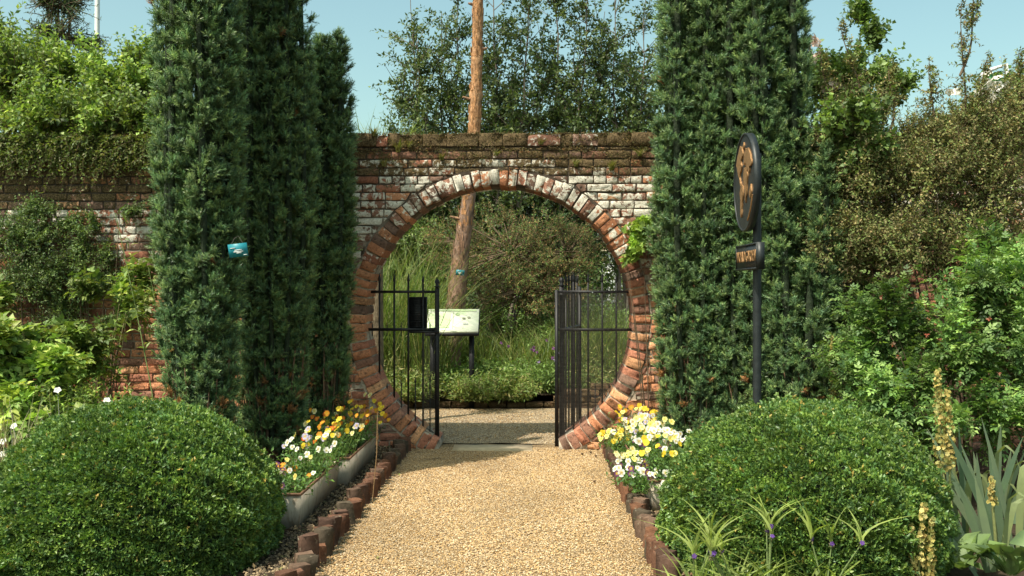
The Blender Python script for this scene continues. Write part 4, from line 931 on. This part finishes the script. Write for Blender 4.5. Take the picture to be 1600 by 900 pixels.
# birch-like many stemmed tree above the arch
AY = 6.2
BP = [(.045, .085, .03), (.06, .11, .035), (.085, .135, .045), (.035, .07, .03)]
def birch(label, bx, ends, seed):
    root = thing('multi_stem_tree', label, 'tree', (gx(bx, AY), AY, .2), 'airy multi-stemmed trees above the arch'); gl, gs = G(), G(); b = np.array([gx(bx, AY), AY, .2])
    for (px, py, dy, r0) in ends:
        e = at(px, py, AY + dy); k_ = 14; t = np.linspace(0, 1, k_)[:, None]; mid = np.array([b[0] * .35 + e[0] * .65, b[1] * .5 + e[1] * .5, e[2] * .42])
        P = (1 - t) ** 2 * b + 2 * t * (1 - t) * mid + t ** 2 * e; P[1:-1] += rng.normal(0, .02, (k_ - 2, 3)); tube(gs, P, r0 * (1 - .85 * t[:, 0]), 5, (.20, .16, .13), cap=False, jit=.06)
        n1 = 40; tt = .36 + .58 * rng.random(n1) ** .8; ix = np.clip((tt * (k_ - 1)).astype(int), 0, k_ - 2); A = P[ix] + (P[ix + 1] - P[ix]) * (tt * (k_ - 1) - ix)[:, None]
        D = np.stack([rng.normal(0, .8, n1), rng.normal(0, .8, n1), .65 + .3 * rng.random(n1)], -1); Lb = (.35 + .55 * rng.random(n1)) * (1.25 - tt * .6); B = A + nrm(D) * Lb[:, None]
        segs(gs, A, B, .008, .003, (.17, .13, .10))
        n2 = 6; fr = rng.random((n1, n2)); A2 = (A[:, None] + (B - A)[:, None] * fr[..., None]).reshape(-1, 3); D2 = np.repeat(nrm(D), n2, 0) * .8 + rnd3(n1 * n2) * .7
        twigs(gl, gs, A2, D2, .16 + .24 * rng.random(n1 * n2), 9, oval(.5), .082, BP, .15, (.15, .11, .08), .002, up=.35, spread=.8)
    mk_part(gl, 'crown', M['leaf'], root); mk_part(gs, 'trunk', M['twig'], root)
birch('airy multi-stemmed tree left of the pine trunk, with twigs reaching into the sky', 690, [(650, 60, 0, .03), (690, 20, .3, .035), (625, 110, 0, .025), (705, 110, .4, .03), (665, 150, -.2, .02), (720, -60, .2, .03), (640, -40, .1, .025), (685, 170, .2, .02)], 1)
birch('airy multi-stemmed tree just right of the pine trunk', 790, [(770, -40, 0, .04), (800, 60, .3, .035), (830, -60, -.2, .04), (780, 120, .2, .03), (820, 130, -.3, .03), (760, 60, .5, .03), (850, 30, .2, .03), (790, 170, .1, .025)], 2)
birch('airy multi-stemmed tree in the middle above the arch', 880, [(870, -60, 0, .04), (900, 50, .2, .035), (920, -50, -.2, .04), (880, 120, .3, .03), (930, 110, -.2, .03), (860, 160, 0, .02), (945, 20, .1, .03)], 3)
birch('airy multi-stemmed tree touching the right yew above the wall', 970, [(960, -40, 0, .035), (985, 60, .2, .03), (1010, -10, -.2, .03), (970, 130, .2, .025), (1010, 120, 0, .025), (1020, 170, .1, .02), (990, 180, -.1, .02)], 4)
# spiky yucca behind wall
grass_clump('spiky pale-leaved yucca showing above the wall beside the left yew', (gx(590, 1.5), 1.5, 2.55), .25, .75, 120, [(.16, .22, .09), (.12, .18, .08)], .02, 'yucca', None, .5, 'yucca')
g = G(); tube(g, [(gx(590, 1.5), 1.5, 0), (gx(590, 1.5), 1.5, 2.6)], [.07, .05], 8, (.2, .16, .1)); yo = g.build('trunk', M['bark'])
yr = [o for o in col.objects if o.name.startswith('yucca')][0]; yo.parent = yr; yo.location = (-yr.location[0], -yr.location[1], -yr.location[2])

# left: shrubs behind and over the wall
SH = [(.075, .15, .035), (.11, .20, .045), (.055, .11, .03), (.15, .23, .06)]
bush('climbing_shrub', 'broad light-green shrub piled over the far left top of the wall', 'shrub', (-4.3, .8, 0), [E(60, 130, .8, 100, 70, .6, 3), E(0, 90, 1.0, 60, 70, .6, 1.5), E(110, 185, .3, 110, 35, .45, 2)], OV, .07, SH, 1700, .32, 13, stems=9, stem_r=.03, tip=1.25)
bush('climbing_shrub', 'leafy shrub over the wall top beside the left yews', 'shrub', (-3.2, .8, 0), [E(205, 135, .8, 60, 48, .5, 2), E(200, 190, .2, 75, 35, .45, 2), E(160, 120, 1, 60, 40, .5, 1), E(232, 100, .9, 24, 26, .3, .5)], ROUND, .055, SH, 1500, .3, 13, stems=8, stem_r=.03, tip=1.25)
def hang(label, pxs, n, pal, zt=2.86, zb=.45, seed=0):
    b = np.array([gx(sum(pxs) / 2, 0), -.06, 2.8]); root = thing('hanging_creeper', label, 'creeper', tuple(b)); gl, gs = G(), G()
    P0 = np.column_stack([gx(pxs[0], 0) + rng.random(n) * (gx(pxs[1], 0) - gx(pxs[0], 0)), -.04 - .05 * rng.random(n), zt - .25 * rng.random(n) ** 2]); D = np.column_stack([rng.normal(0, .3, n), -.25 - .3 * rng.random(n), -.8 + rng.normal(0, .5, n)])
    twigs(gl, gs, P0, D, (zb * .7) * rng.random(n) ** 2 + .06, 12, OV, .045, pal, .1, (.14, .10, .06), .002); mk_part(gl, 'leaves', M['leaf'], root); mk_part(gs, 'stems', M['twig'], root)
hang('dark creeper trailing down the top of the wall, far left', (-20, 130), 420, [(.055, .10, .03), (.08, .15, .04), (.10, .13, .05)])
hang('thin creeper trailing from the wall top beside the left yews', (120, 250), 380, [(.055, .10, .03), (.09, .15, .04), (.10, .12, .05)], 2.84, .4)
def wallclimb(label, blobs, n, pal, size, base, leaf=OV, m=11, L=.2):
    return bush('wall_climber', label, 'climber', base, blobs, leaf, size, pal, n, L, m, stems=9, stem_r=.012, upd=.3, shell=.1, rough=.5)
CL = [(.05, .105, .035), (.075, .14, .045), (.10, .17, .055), (.035, .08, .03)]
wallclimb('small-leaved climber covering the far left middle of the wall', [E(20, 370, -.18, 70, 40, .10, 2), E(70, 430, -.2, 80, 34, .10, 2), E(128, 385, -.12, 34, 30, .07, 1), E(60, 330, -.12, 60, 14, .06, .6), E(15, 455, -.2, 60, 40, .1, 1), E(150, 352, -.1, 20, 12, .05, .3), E(110, 345, -.1, 30, 20, .06, .5)], 2000, CL, .032, (-4.1, -.12, 0))
wallclimb('sparse climber thinning out across the bricks beside the left yews', [E(140, 440, -.12, 40, 25, .06, 1), E(100, 480, -.16, 50, 40, .1, 1.2), E(165, 400, -.1, 26, 16, .05, .5), E(175, 500, -.12, 30, 30, .06, .6), E(200, 330, -.1, 26, 10, .04, .3)], 900, CL, .032, (-3.6, -.12, 0))
# left perennials (in front of the wall)
RP = [(.09, .18, .04), (.13, .24, .055), (.06, .13, .03), (.20, .28, .08)]
bush('raspberry_bush', 'bright-leaved raspberry bush at the far left edge of the bed', 'shrub', (-3.7, -1.4, .03), [E(30, 520, -1.4, 55, 60, .35, 2), E(-30, 500, -1.3, 60, 80, .4, 1.2), E(20, 590, -1.6, 70, 60, .35, 2), E(10, 660, -1.9, 80, 50, .35, 2)], TRIFOL, .14, RP, 680, .3, 8, stems=12, stem_r=.008, stem_c=(.16, .14, .07), droop=.3, up=.65)
bush('raspberry_bush', 'arching raspberry canes leaning right across the orange bricks', 'shrub', (-3.2, -1.0, .03), [E(100, 560, -1.0, 60, 55, .3, 2), E(190, 460, -.7, 55, 35, .2, 1), E(120, 630, -1.2, 60, 24, .3, 1.), E(215, 430, -.6, 26, 26, .15, .4)], TRIFOL, .12, RP, 330, .28, 7, stems=12, stem_r=.007, stem_c=(.20, .17, .08), droop=.3, up=.65)
bush('leafy_perennial', 'fine-leaved perennial between the left box ball and the wall', 'perennial', (-2.6, -1.6, .03), [E(150, 640, -1.6, 90, 18, .3, 1)], NARROW, .06, RP, 260, .22, 10, stems=8, stem_r=.005, stem_c=(.2, .2, .1))
def stalk(label, base, top, pal, leaf=NARROW, size=.09, n=16):
    root = thing('tall_stalk', label, 'wild stalk', tuple(base)); base = np.array(base, float); top = np.array(top, float); gl, gs = G(), G(); t = np.linspace(0, 1, 9)[:, None]
    P = base + (top - base) * t + np.array([0, 0, 1.]) * .08 * np.sin(t * pi); tube(gs, P, .006 * (1 - .6 * t[:, 0]), 5, (.16, .22, .07))
    tt = rng.random(n); Q = base + (top - base) * tt[:, None] + np.array([0, 0, 1.]) * (.08 * np.sin(tt * pi))[:, None]; twigs(gl, gs, Q, rnd3(n) + np.array([0, 0, .5]), .1, 3, leaf, size, pal, .2, (.16, .22, .07), .002)
    mk_part(gl, 'leaves', M['leaf'], root); mk_part(gs, 'stem', M['twig'], root)
stalk('tall wild stalk leaning against the left edge of the yews', at(262, 690, -1.5) * [1, 1, 0], at(180, 335, -1.3), RP)
stalk('second wild stalk crossing the lit bricks left of the yews', at(285, 690, -1.3) * [1, 1, 0], at(232, 420, -1.2), RP)
# white campion at the left edge
for i, (px, py) in enumerate(((5, 692), (4, 712), (22, 668), (90, 612), (167, 628), (50, 680))):
    Y = -2.55 + .1 * i; p = at(px, py, Y); root = thing('white_campion', ['white campion flower lowest at the left edge of the photo', 'white campion flower just below another at the left edge', 'white campion flower left of the box ball', 'white campion flower against the raspberry leaves', 'white campion flower just above the left box ball', 'small white campion flower beside grey stems'][i], 'wildflower', (p[0], p[1], .03), 'white campions at the left')
    gs = G(); tube(gs, [(p[0], p[1], .03), (p[0] + .02, p[1], p[2] * .6), tuple(p)], [.004, .003, .002], 4, (.30, .33, .25))
    segs(gs, np.array([p * [1, 1, .6]] * 3), p * [1, 1, .6] + np.column_stack([rng.normal(0, .06, 3), rng.normal(0, .04, 3), .12 + .1 * rng.random(3)]), .0025, .0015, (.30, .33, .25))
    mk_part(gs, 'stem', M['twig'], root); g = G(); g.inst(BLOSSOM, frames(rnd3(1) * .2 + [[1, 0, 0]], np.array([[-.1, -.75, .65]])), [p], [.027], (.82, .82, .80)); mk_part(g, 'flower', M['petal'], root)
grass_clump('silvery grey dried stems beside the left box ball', (gx(12, -3.0), -3.0, .03), .3, .72, 260, [(.30, .30, .22), (.24, .25, .18), (.16, .2, .1)], .008, 'silver_stems', None, .3, 'stems')
def big_leaves(label, c, n, L, pal, name, cat, grp=None, tilt=.6, wd=.5, droop=.25):
    o = thing(name, label, cat, tuple(c), grp); g = G(); V0, F0 = oval6(wd, .08, droop); a = rng.random(n) * 2 * pi; d = np.stack([np.cos(a), np.sin(a), np.tan(tilt) * (.5 + rng.random(n))], -1)
    g.inst((V0, F0), frames(d, np.array([0, 0, 1.]) + rnd3(n) * .25), np.array(c) + d * [[.02, .02, 0]], L * (.7 + .5 * rng.random(n)), jcol(pal, n, .15)); mk_part(g, 'leaves', M['leaf'], o); return o
big_leaves('broad dark leaves in the bottom left corner', (gx(10, -4.15), -4.15, .03), 12, .24, [(.05, .13, .03), (.08, .17, .04)], 'broadleaf_plant', 'leafy plant')

# conifer, flagpole behind left
bush('conifer_tree', 'dark conifer top rising behind the shrubs, far left', 'tree', (gx(85, 5), 5, 0), [E(85, 10, 5, 32, 22, .4, 1), E(85, -20, 5, 20, 30, .3, 1), E(90, 60, 5, 50, 40, .6, 1)], NARROW, .07, [(.04, .08, .04), (.06, .10, .05)], 420, .35, 14, stems=3, stem_r=.08, upd=0, crown='crown', stemname='trunk')
g = G(); p = at(150, 100, 11); tube(g, [(p[0], 11, -.01), (p[0] + .02, 11, p[2]), (p[0] + .05, 11, 11)], [.07, .05, .045], 12); o = g.build('flagpole', M['white'], smooth=True); tag(o, 'slim white flagpole behind the left shrubs', 'flagpole')

for lb, px, py, Y, rx, rz, lf, sz, pal in (('leafy bush with broad leaves behind the grass, left of the pine trunk', 640, 500, 4.6, 60, 60, ROUND, .06, [(.09, .17, .045), (.12, .21, .06)]),
    ('leafy bush low between the pine trunk and the open gate', 800, 530, 4.5, 75, 50, OV, .05, [(.06, .13, .035), (.09, .17, .05)]), ('leafy bush behind the open gate leaf and right railing', 910, 520, 4.7, 70, 60, OV, .055, [(.05, .11, .03), (.08, .15, .04)]),
    ('loose bush against the left rim of the opening', 590, 560, 4.0, 45, 50, NARROW, .07, [(.08, .16, .04), (.11, .19, .05)])):
    bush('leafy_bush', lb, 'shrub', (gx(px, Y), Y, .15), [E(px, py, Y, rx, rz, .4, 1)], lf, sz, pal, 420, .26, 10, stems=8, stem_r=.012, group='bushes beyond the gate')

# ------------------------------------------------------------------ right side
BR = [(.12, .13, .055), (.15, .14, .065), (.09, .115, .045), (.20, .16, .09), (.08, .12, .04), (.10, .14, .045)]
def shoots(pts, Y, leaf, pal, size):
    def f(gl, gs, root):
        for (x0, y0, x1, y1) in pts:
            a, b = at(x0, y0, Y), at(x1, y1, Y); t = np.linspace(0, 1, 8)[:, None]; P = a + (b - a) * t; P[:, 0] += .03 * np.sin(t[:, 0] * 5); tube(gs, P, .011 * (1 - .8 * t[:, 0]), 5, (.13, .09, .06))
            n = 46; tt = .35 + .65 * rng.random(n); Q = a + (b - a) * tt[:, None]
            Ls = .17 * (1.25 - tt); twigs(gl, gs, Q, rnd3(n) * 1. + np.array([0, 0, .7]), np.maximum(Ls, .06), 9, leaf, size, pal, .05, (.14, .10, .06), .0018)
    return f
bush('brown_shrub', 'tall brownish shrub gone to seed, nearest the right yews', 'shrub', (2.95, -1.3, .03), [E(1325, 270, -1.3, 75, 90, .4, 3), E(1330, 175, -1.2, 34, 45, .3, .7), E(1320, 390, -1.4, 70, 60, .4, 2)], OV, .032, BR, 2600, .2, 12, mat='dry', stems=14, stem_r=.016, upd=.8, extra=shoots([(1350, 200, 1318, 38), (1390, 210, 1395, 105), (1300, 230, 1287, 80)], -1.3, OV, BR, .035), rough=.38)
bush('brown_shrub', 'wide brownish shrub gone to seed in the middle of the right side', 'shrub', (3.6, -1.4, .03), [E(1430, 300, -1.4, 85, 75, .45, 3), E(1420, 390, -1.5, 90, 50, .45, 2), E(1470, 230, -1.3, 45, 45, .35, 1), E(1415, 225, -1.2, 45, 45, .3, 1)], OV, .032, BR, 2700, .2, 12, mat='dry', stems=14, stem_r=.016, upd=.8, extra=shoots([(1500, 260, 1508, 5), (1500, 120, 1530, -10), (1450, 240, 1458, 95), (1500, 250, 1550, 90)], -1.4, OV, BR, .035), rough=.38)
bush('brown_shrub', 'brownish seeding shrub at the far right edge above the roses', 'shrub', (4.3, -1.3, .03), [E(1545, 290, -1.3, 75, 80, .45, 3), E(1590, 190, -1.2, 60, 60, .4, 2), E(1520, 200, -1.2, 45, 45, .35, 1.2), E(1560, 380, -1.5, 80, 40, .45, 1.5)], OV, .032, BR, 2300, .2, 12, mat='dry', stems=12, stem_r=.016, upd=.8, extra=shoots([(1590, 200, 1598, 85)], -1.3, OV, BR, .035), rough=.5)
VP = [(.07, .14, .04), (.10, .18, .05), (.05, .10, .03)]
def blossoms(pts, Y, pal, s=.035):
    def f(gl, gs, root):
        for px, py in pts:
            p = at(px, py, Y); m_ = 5
            for q in range(1):
                g = G(); g.inst(BLOSSOM, frames(rnd3(m_), rnd3(m_) + [[0, -1, .4]]), p + rng.normal(0, .03, (m_, 3)), s * (.7 + .5 * rng.random(m_)), jcol([pal], m_, .08)); o = mk_part(g, 'flower_cluster', M['petal'], root)
    return f
bush('climbing_rose', 'climbing rose with pale pink flowers behind the brown shrub, next to the right yews', 'rose', (2.9, .5, 0), [E(1320, 130, .1, 60, 45, .35, 2), E(1340, 200, -1.6, 58, 50, .25, 1.3), E(1390, 140, .3, 38, 45, .3, 1), E(1365, 70, .3, 14, 32, .2, .4), E(1350, 25, .3, 9, 26, .15, .3)], ROUND, .06, VP, 1100, .24, 10, stems=8, stem_r=.02, extra=blossoms([(1272, 70), (1333, 118), (1360, 125), (1300, 137), (1348, 112), (1318, 122), (1276, 90)], .0, (.80, .62, .56), .05))
bush('climbing_rose', 'climbing rose with white flowers at the far right near the white frame', 'rose', (4.6, .5, 0), [E(1570, 190, .3, 60, 55, .4, 2), E(1590, 150, .3, 30, 40, .3, 1), E(1500, 200, .3, 60, 40, .4, 1)], ROUND, .06, VP, 800, .24, 10, stems=8, stem_r=.02, extra=blossoms([(1540, 145), (1548, 128), (1528, 150), (1555, 148), (1490, 145), (1598, 205), (1562, 140)], .0, (.84, .80, .76), .05))
RO_ = [(.06, .14, .04), (.09, .19, .05), (.045, .105, .035), (.13, .23, .07)]
def hips(pts, Y):
    def f(gl, gs, root):
        for px, py in pts:
            p = at(px, py, Y); g = G(); g.inst(OV, frames(rnd3(9), rnd3(9)), np.tile(p, (9, 1)), np.full(9, .022), jcol([(.38, .10, .06), (.45, .28, .2)], 9)); mk_part(g, 'spent_flower', M['petal'], root)
    return f
bush('rose_bush', 'leafy green rose bush with red spent blooms behind the right box ball', 'rose', (3.15, -2.1, .03), [E(1390, 520, -2.1, 60, 60, .35, 2), E(1400, 620, -2.3, 75, 60, .4, 2), E(1350, 600, -2.0, 50, 60, .3, 1)], COMPOUND, .115, RO_, 640, .3, 8, stems=14, stem_r=.009, up=.6, extra=hips([(1378, 466), (1448, 525), (1404, 560), (1395, 540)], -2.55))
bush('rose_bush', 'taller leafy rose bush on the right edge above the iris leaves', 'rose', (3.9, -2.1, .03), [E(1540, 450, -2.0, 70, 55, .35, 2), E(1500, 560, -2.2, 80, 65, .4, 2.4), E(1590, 560, -2.1, 60, 80, .4, 2), E(1540, 650, -2.4, 90, 40, .35, 1.4), E(1575, 400, -1.9, 40, 30, .3, .7)], COMPOUND, .12, RO_, 900, .3, 8, stems=16, stem_r=.009, up=.6, extra=hips([(1560, 585), (1500, 600), (1545, 500)], -2.6))
bush('dark_shrub', 'dark low shrub in the shade between the right yews and the roses', 'shrub', (2.7, -1.7, .03), [E(1335, 520, -1.4, 50, 70, .3, 2), E(1350, 620, -1.6, 60, 50, .3, 2)], OV, .05, [(.04, .085, .03), (.055, .10, .035)], 800, .22, 11, stems=10, stem_r=.012)
g = G(); tube(g, [(xx, yy, zz) for xx, yy, zz in [tuple(at(1546, 112, 6)), tuple(at(1572, 103, 6)), tuple(at(1575, 140, 6))]], .035, 6)
bn = thing('framed_banner', 'green banner in a tilted white frame above the far right shrubs', 'banner', tuple(at(1565, 125, 6) * [1, 1, 0])); mk_part(g, 'frame', M['white'], bn)
g = G(); q = [at(1535, 122, 6.05), at(1565, 112, 6.05), at(1572, 160, 6.05), at(1535, 165, 6.05)]; g.add(np.array(q + [a + [0, .01, 0] for a in q]), BOXF); mk_part(g, 'banner_cloth', M['plastic'], bn)
g = G(); a_ = at(1575, 138, 6); tube(g, [tuple(a_), (a_[0], a_[1], 0)], .04, 8); mk_part(g, 'pole', M['white'], bn)

# vine on the right of the arch
bush('vine', 'bright green vine hanging over the right rim of the arch', 'climber', (gx(1015, -.1), -.1, .0), [E(985, 372, -.16, 22, 26, .10, 2), E(1000, 350, -.16, 18, 14, .1, 1), E(982, 405, -.16, 12, 12, .06, .6)], LOBED, .075, [(.13, .25, .05), (.18, .30, .07), (.09, .18, .04)], 70, .12, 5, stems=4, stem_r=.006, up=.2, upd=0)
# small ferns and tufts rooted in the wall
for i, (px, py, s) in enumerate(((622, 240, .10), (640, 232, .05), (955, 268, .08), (585, 215, .08), (600, 262, .06), (845, 228, .05), (900, 262, .06), (1000, 246, .07), (690, 252, .05), (775, 245, .04))):
    p = at(px, py, -.02); grass_clump('weed tuft in the wall face, %s' % ['largest, left of the arch crown', 'small, high and left of the arch crown', 'right of the arch crown under the top courses', 'at the wall top next to the left yews', 'in the limewashed bricks near the left yews', 'just under the coping, above and right of the crown', 'dry, right of the crown', 'next to the right yew', 'above the left haunch of the arch', 'directly above the white patch over the crown'][i], p, .02, s * 1.4, 60, [(.10, .14, .04), (.16, .15, .06)], .006, 'wall_weed', 'weeds growing in the wall', .9, 'weed')

# mulleins, iris, spiderwort in the right foreground
def mullein(label, base, spikes, Y):
    root = thing('mullein', label, 'mullein', (base[0], base[1], .03), 'flowering mulleins on the right')
    for (px0, py0, px1, py1, wd) in spikes:
        a, b = at(px0, py0, Y), at(px1, py1, Y); gs, g = G(), G(); tube(gs, [(base[0], base[1], .03), tuple(a * .5 + np.array([base[0], base[1], .03]) * .5), tuple(a), tuple(b)], [.011, .009, .007, .003], 6, (.20, .22, .08)); mk_part(gs, 'stem', M['twig'], root)
        n = int(260 * np.linalg.norm(b - a) / .6) + 20; t = rng.random(n); an = rng.random(n) * 2 * pi; r = wd * (1.15 - .8 * t) * (.35 + .9 * rng.random(n)); d = np.stack([np.cos(an), np.sin(an), np.full(n, .15)], -1)
        P = a + (b - a) * t[:, None] + d * r[:, None]; c = jcol([(.62, .50, .16), (.72, .62, .26), (.42, .30, .10), (.30, .32, .10)], n, .2)
        g.inst(BLOSSOM, frames(rnd3(n), d + rnd3(n) * .5), P, .008 + .006 * rng.random(n), c); mk_part(g, 'flower_spike', M['petal'], root)
    return root
mullein('tallest mullein with twin pale yellow spikes right of the box ball', at(1490, 900, -3.5) * [1, 1, 0], [(1474, 742, 1464, 580, .035), (1484, 745, 1480, 612, .028)], -3.5)
mullein('short mullein in front of the right box ball with stubby spikes', at(1440, 940, -4.3) * [1, 1, 0], [(1434, 905, 1444, 788, .026), (1424, 905, 1425, 822, .022), (1452, 905, 1456, 812, .022)], -4.3)
mullein('single mullein spike behind the right box ball', at(1304, 690, -1.9) * [1, 1, 0], [(1302, 640, 1300, 528, .022)], -1.9)
mullein('budding green mullein spike among the iris leaves', at(1560, 900, -3.9) * [1, 1, 0], [(1551, 790, 1549, 748, .016)], -3.9)
def iris(label, px, Y, n, h, spread, wd=.045):
    c = at(px, 900, Y) * [1, 1, 0] + [0, 0, .03]; g = G()
    for i in range(n):
        f_ = (i + .5) / n - .5; a0_ = f_ * spread; L = h * (.75 + .4 * rng.random()); b = c + np.array([f_ * .34, rng.normal(0, .07), 0]); bend = rng.random() < .2; rows = []
        sd = nrm(np.array([1., rng.normal(0, .5), 0])); K_ = 8
        for k_ in range(K_ + 1):
            t = k_ / K_; w_ = wd * (.8 + .5 * sin(t * pi * .8)) * (1 - t ** 4) * .5 + .0005; z = L * t * cos(a0_); x = L * t * sin(a0_) * (1 + .3 * t)
            if bend and t > .6: z -= (t - .6) ** 2 * L * 3.2; x += (t - .6) * L * .5
            q = b + np.array([x, 0, z]); rows += [q - sd * w_, q + sd * w_]
        cc = jcol([(.15, .22, .14), (.19, .26, .16), (.11, .18, .11)], 1, .12)[0]; 
        if bend: cc = np.array((.24, .30, .14))
        g.add(np.array(rows), [[2 * k_, 2 * k_ + 1, 2 * k_ + 3, 2 * k_ + 2] for k_ in range(K_)], cc)
    o = g.build('iris_plant', M['iris'], origin=tuple(c)); tag(o, label, 'iris', 'bearded irises in the right corner')
iris('blue-green iris leaf fan right beside the tall mullein', 1510, -3.35, 12, .62, .9, .033); iris('tall iris leaf fan against the right edge of the photo', 1585, -3.5, 14, .72, 1., .034)
iris('low iris fan in the bottom right corner', 1560, -3.9, 12, .55, 1.2, .032); iris('iris leaf fan behind the others, under the rose bush', 1545, -2.9, 12, .6, .9, .032)
big_leaves('rosette of broad mullein leaves at the bottom right', at(1500, 880, -4.1) * [1, 1, 0] + [0, 0, .1], 18, .20, [(.06, .12, .04), (.08, .15, .05)], 'leaf_rosette', 'leafy plant', None, .8)
big_leaves('large upright leaf cluster in the bottom right corner', at(1580, 900, -4.2) * [1, 1, 0] + [0, 0, .1], 14, .22, [(.065, .125, .045), (.09, .16, .06)], 'leaf_rosette', 'leafy plant', None, 1.)
def spiderwort(label, px, Y, n, h, r=.1):
    c = np.array([gx(px, Y), Y, .03]); root = thing('spiderwort', label, 'spiderwort', tuple(c), 'spiderworts in front of the right box ball'); g, gs = G(), G()
    a = rng.random(n) * 2 * pi; P = c + np.stack([np.cos(a) * r * rng.random(n), np.sin(a) * r * rng.random(n), np.zeros(n)], -1)
    blades(g, P, h * (.6 + .5 * rng.random(n)), .020, jcol([(.17, .25, .07), (.18, .25, .08), (.11, .17, .05)], n, .15), 1.0, 7); mk_part(g, 'leaves', M['grass'], root)
    for k_ in range(3):
        e = c + np.array([rng.normal(0, .09), rng.normal(0, .05) - .03, h * (.75 + .2 * rng.random())]); tube(gs, [tuple(c), tuple((c + e) / 2 + [0, 0, .02]), tuple(e)], [.005, .004, .003], 5, (.15, .2, .07))
        g = G(); g.inst(OV, frames(rnd3(12) + [0, 0, -.3], rnd3(12)), np.tile(e, (12, 1)), np.full(12, .018), jcol([(.22, .20, .10), (.16, .18, .08)], 12)); g.inst(BLOSSOM, frames(rnd3(1), np.array([[0, -1, .4]])), [e + [0, -.012, .01]], [.012], (.16, .07, .34)); mk_part(g, 'flower_head', M['petal'], root)
        m_ = 5; g = G(); blades(g, np.tile(e, (m_, 1)), .16 + .08 * rng.random(m_), .015, jcol([(.20, .28, .09)], m_, .15), 1.1, 6); mk_part(g, 'bract', M['grass'], root)
    mk_part(gs, 'stem', M['twig'], root)
spiderwort('spiderwort nearest the edging bricks at the bottom of the photo', 1085, -4.45, 26, .30); spiderwort('middle spiderwort with purple buds in front of the right box ball', 1150, -4.5, 30, .32)
spiderwort('tall spiderwort with long bent blades in front of the right box ball', 1200, -4.42, 22, .36); spiderwort('spiderwort furthest right before the box ball', 1290, -4.45, 22, .32)
g = G(); n = 90; x = PX0 + rng.random(n) * (PX1 - PX0); y = -4.4 + rng.random(n) * 6.8; e = rng.random(n) < .5; x[e] = np.where(rng.random(e.sum()) < .5, PX0 + .12 * rng.random(e.sum()), PX1 - .12 * rng.random(e.sum()))
g.inst(OV, frames(rnd3(n) * [1, 1, .2], np.array([0, 0, 1.]) + rnd3(n) * .4), np.stack([x, y, np.full(n, .011)], -1), .018 + .016 * rng.random(n), jcol([(.16, .09, .04), (.22, .15, .07), (.10, .12, .04)], n, .3)); kind(g.build('fallen_leaves', M['dry']), 'stuff')
g = G(); n = 9000; sd_ = rng.random(n) < .6; x = np.where(sd_, -1.12 + rng.random(n) * .30, PX1 + .02 + rng.random(n) * .22); y = -4.6 + rng.random(n) * 4.5
g.inst(octa, frames(rnd3(n), np.array([0, 0, 1.]) + rnd3(n) * .5), np.stack([x, y, .03 + .018 * rng.random(n)], -1), .004 + .010 * rng.random(n), jcol([(.08, .055, .035), (.20, .14, .08), (.05, .04, .025), (.30, .22, .13)], n, .3))
m_ = 700; x = np.where(rng.random(m_) < .6, -1.1 + rng.random(m_) * .28, PX1 + .04 + rng.random(m_) * .2); g.inst(OV, frames(rnd3(m_) * [1, 1, .3], np.array([0, 0, 1.]) + rnd3(m_) * .5), np.stack([x, -4.6 + rng.random(m_) * 4.5, np.full(m_, .05)], -1), .014 + .02 * rng.random(m_), jcol([(.15, .09, .04), (.24, .17, .08), (.07, .10, .03)], m_, .3)); kind(g.build('soil_litter', M['twig']), 'stuff')
# pine cones on the gravel
for i, (px, py) in enumerate(((910, 714), (923, 711), (931, 717), (929, 757), (981, 800))):
    Y = CAM[1] + 1.46 * F / (py - 452); g = G(); n = 40; t = np.linspace(0, 1, n); a = t * 40; d = np.stack([np.cos(a), np.sin(a), np.full(n, .4)], -1)
    g.inst(OV, frames(d, np.array([0, 0, 1.]) + 0 * d), np.stack([0 * t, 0 * t, t * .025 - .012], -1), .014 * (1.1 - t * .7), (.10, .055, .03)); o = g.build('pine_cone', M['twig']); o.location = (gx(px, Y), Y, .016); o.rotation_euler = (1.4, 0, rng.random() * 6)
    tag(o, ['largest fallen pine cone at the right foot of the arch', 'fallen pine cone in the middle of three by the arch foot', 'fallen pine cone nearest the right edging', 'lone small cone on the right of the gravel', 'small cone beside the right edging bricks'][i], 'pine cone', 'pine cones on the gravel')
# pale building glimpsed far behind
g = G(); p = at(947, 430, 30); box(g, (p[0] - .9, 30, 0), (p[0] + 1.1, 33, 2.9)); bl = thing('white_outbuilding', 'white outbuilding glimpsed far behind the right rim of the opening', 'building', (p[0], 30, 0)); mk_part(g, 'wall', M['white'], bl)
g = G(); g.add([(p[0] - 1.1, 29.8, 2.9), (p[0] + 1.3, 29.8, 2.9), (p[0] + 1.3, 33.2, 2.9), (p[0] - 1.1, 33.2, 2.9), (p[0] - 1.1, 31.5, 3.5), (p[0] + 1.3, 31.5, 3.5)], [[0, 1, 5, 4], [2, 3, 4, 5]]); g.add([(p[0] - 1.1, 29.8, 2.9), (p[0] - 1.1, 33.2, 2.9), (p[0] - 1.1, 31.5, 3.5)], [[0, 1, 2]]); mk_part(g, 'roof', M['slab'], bl)
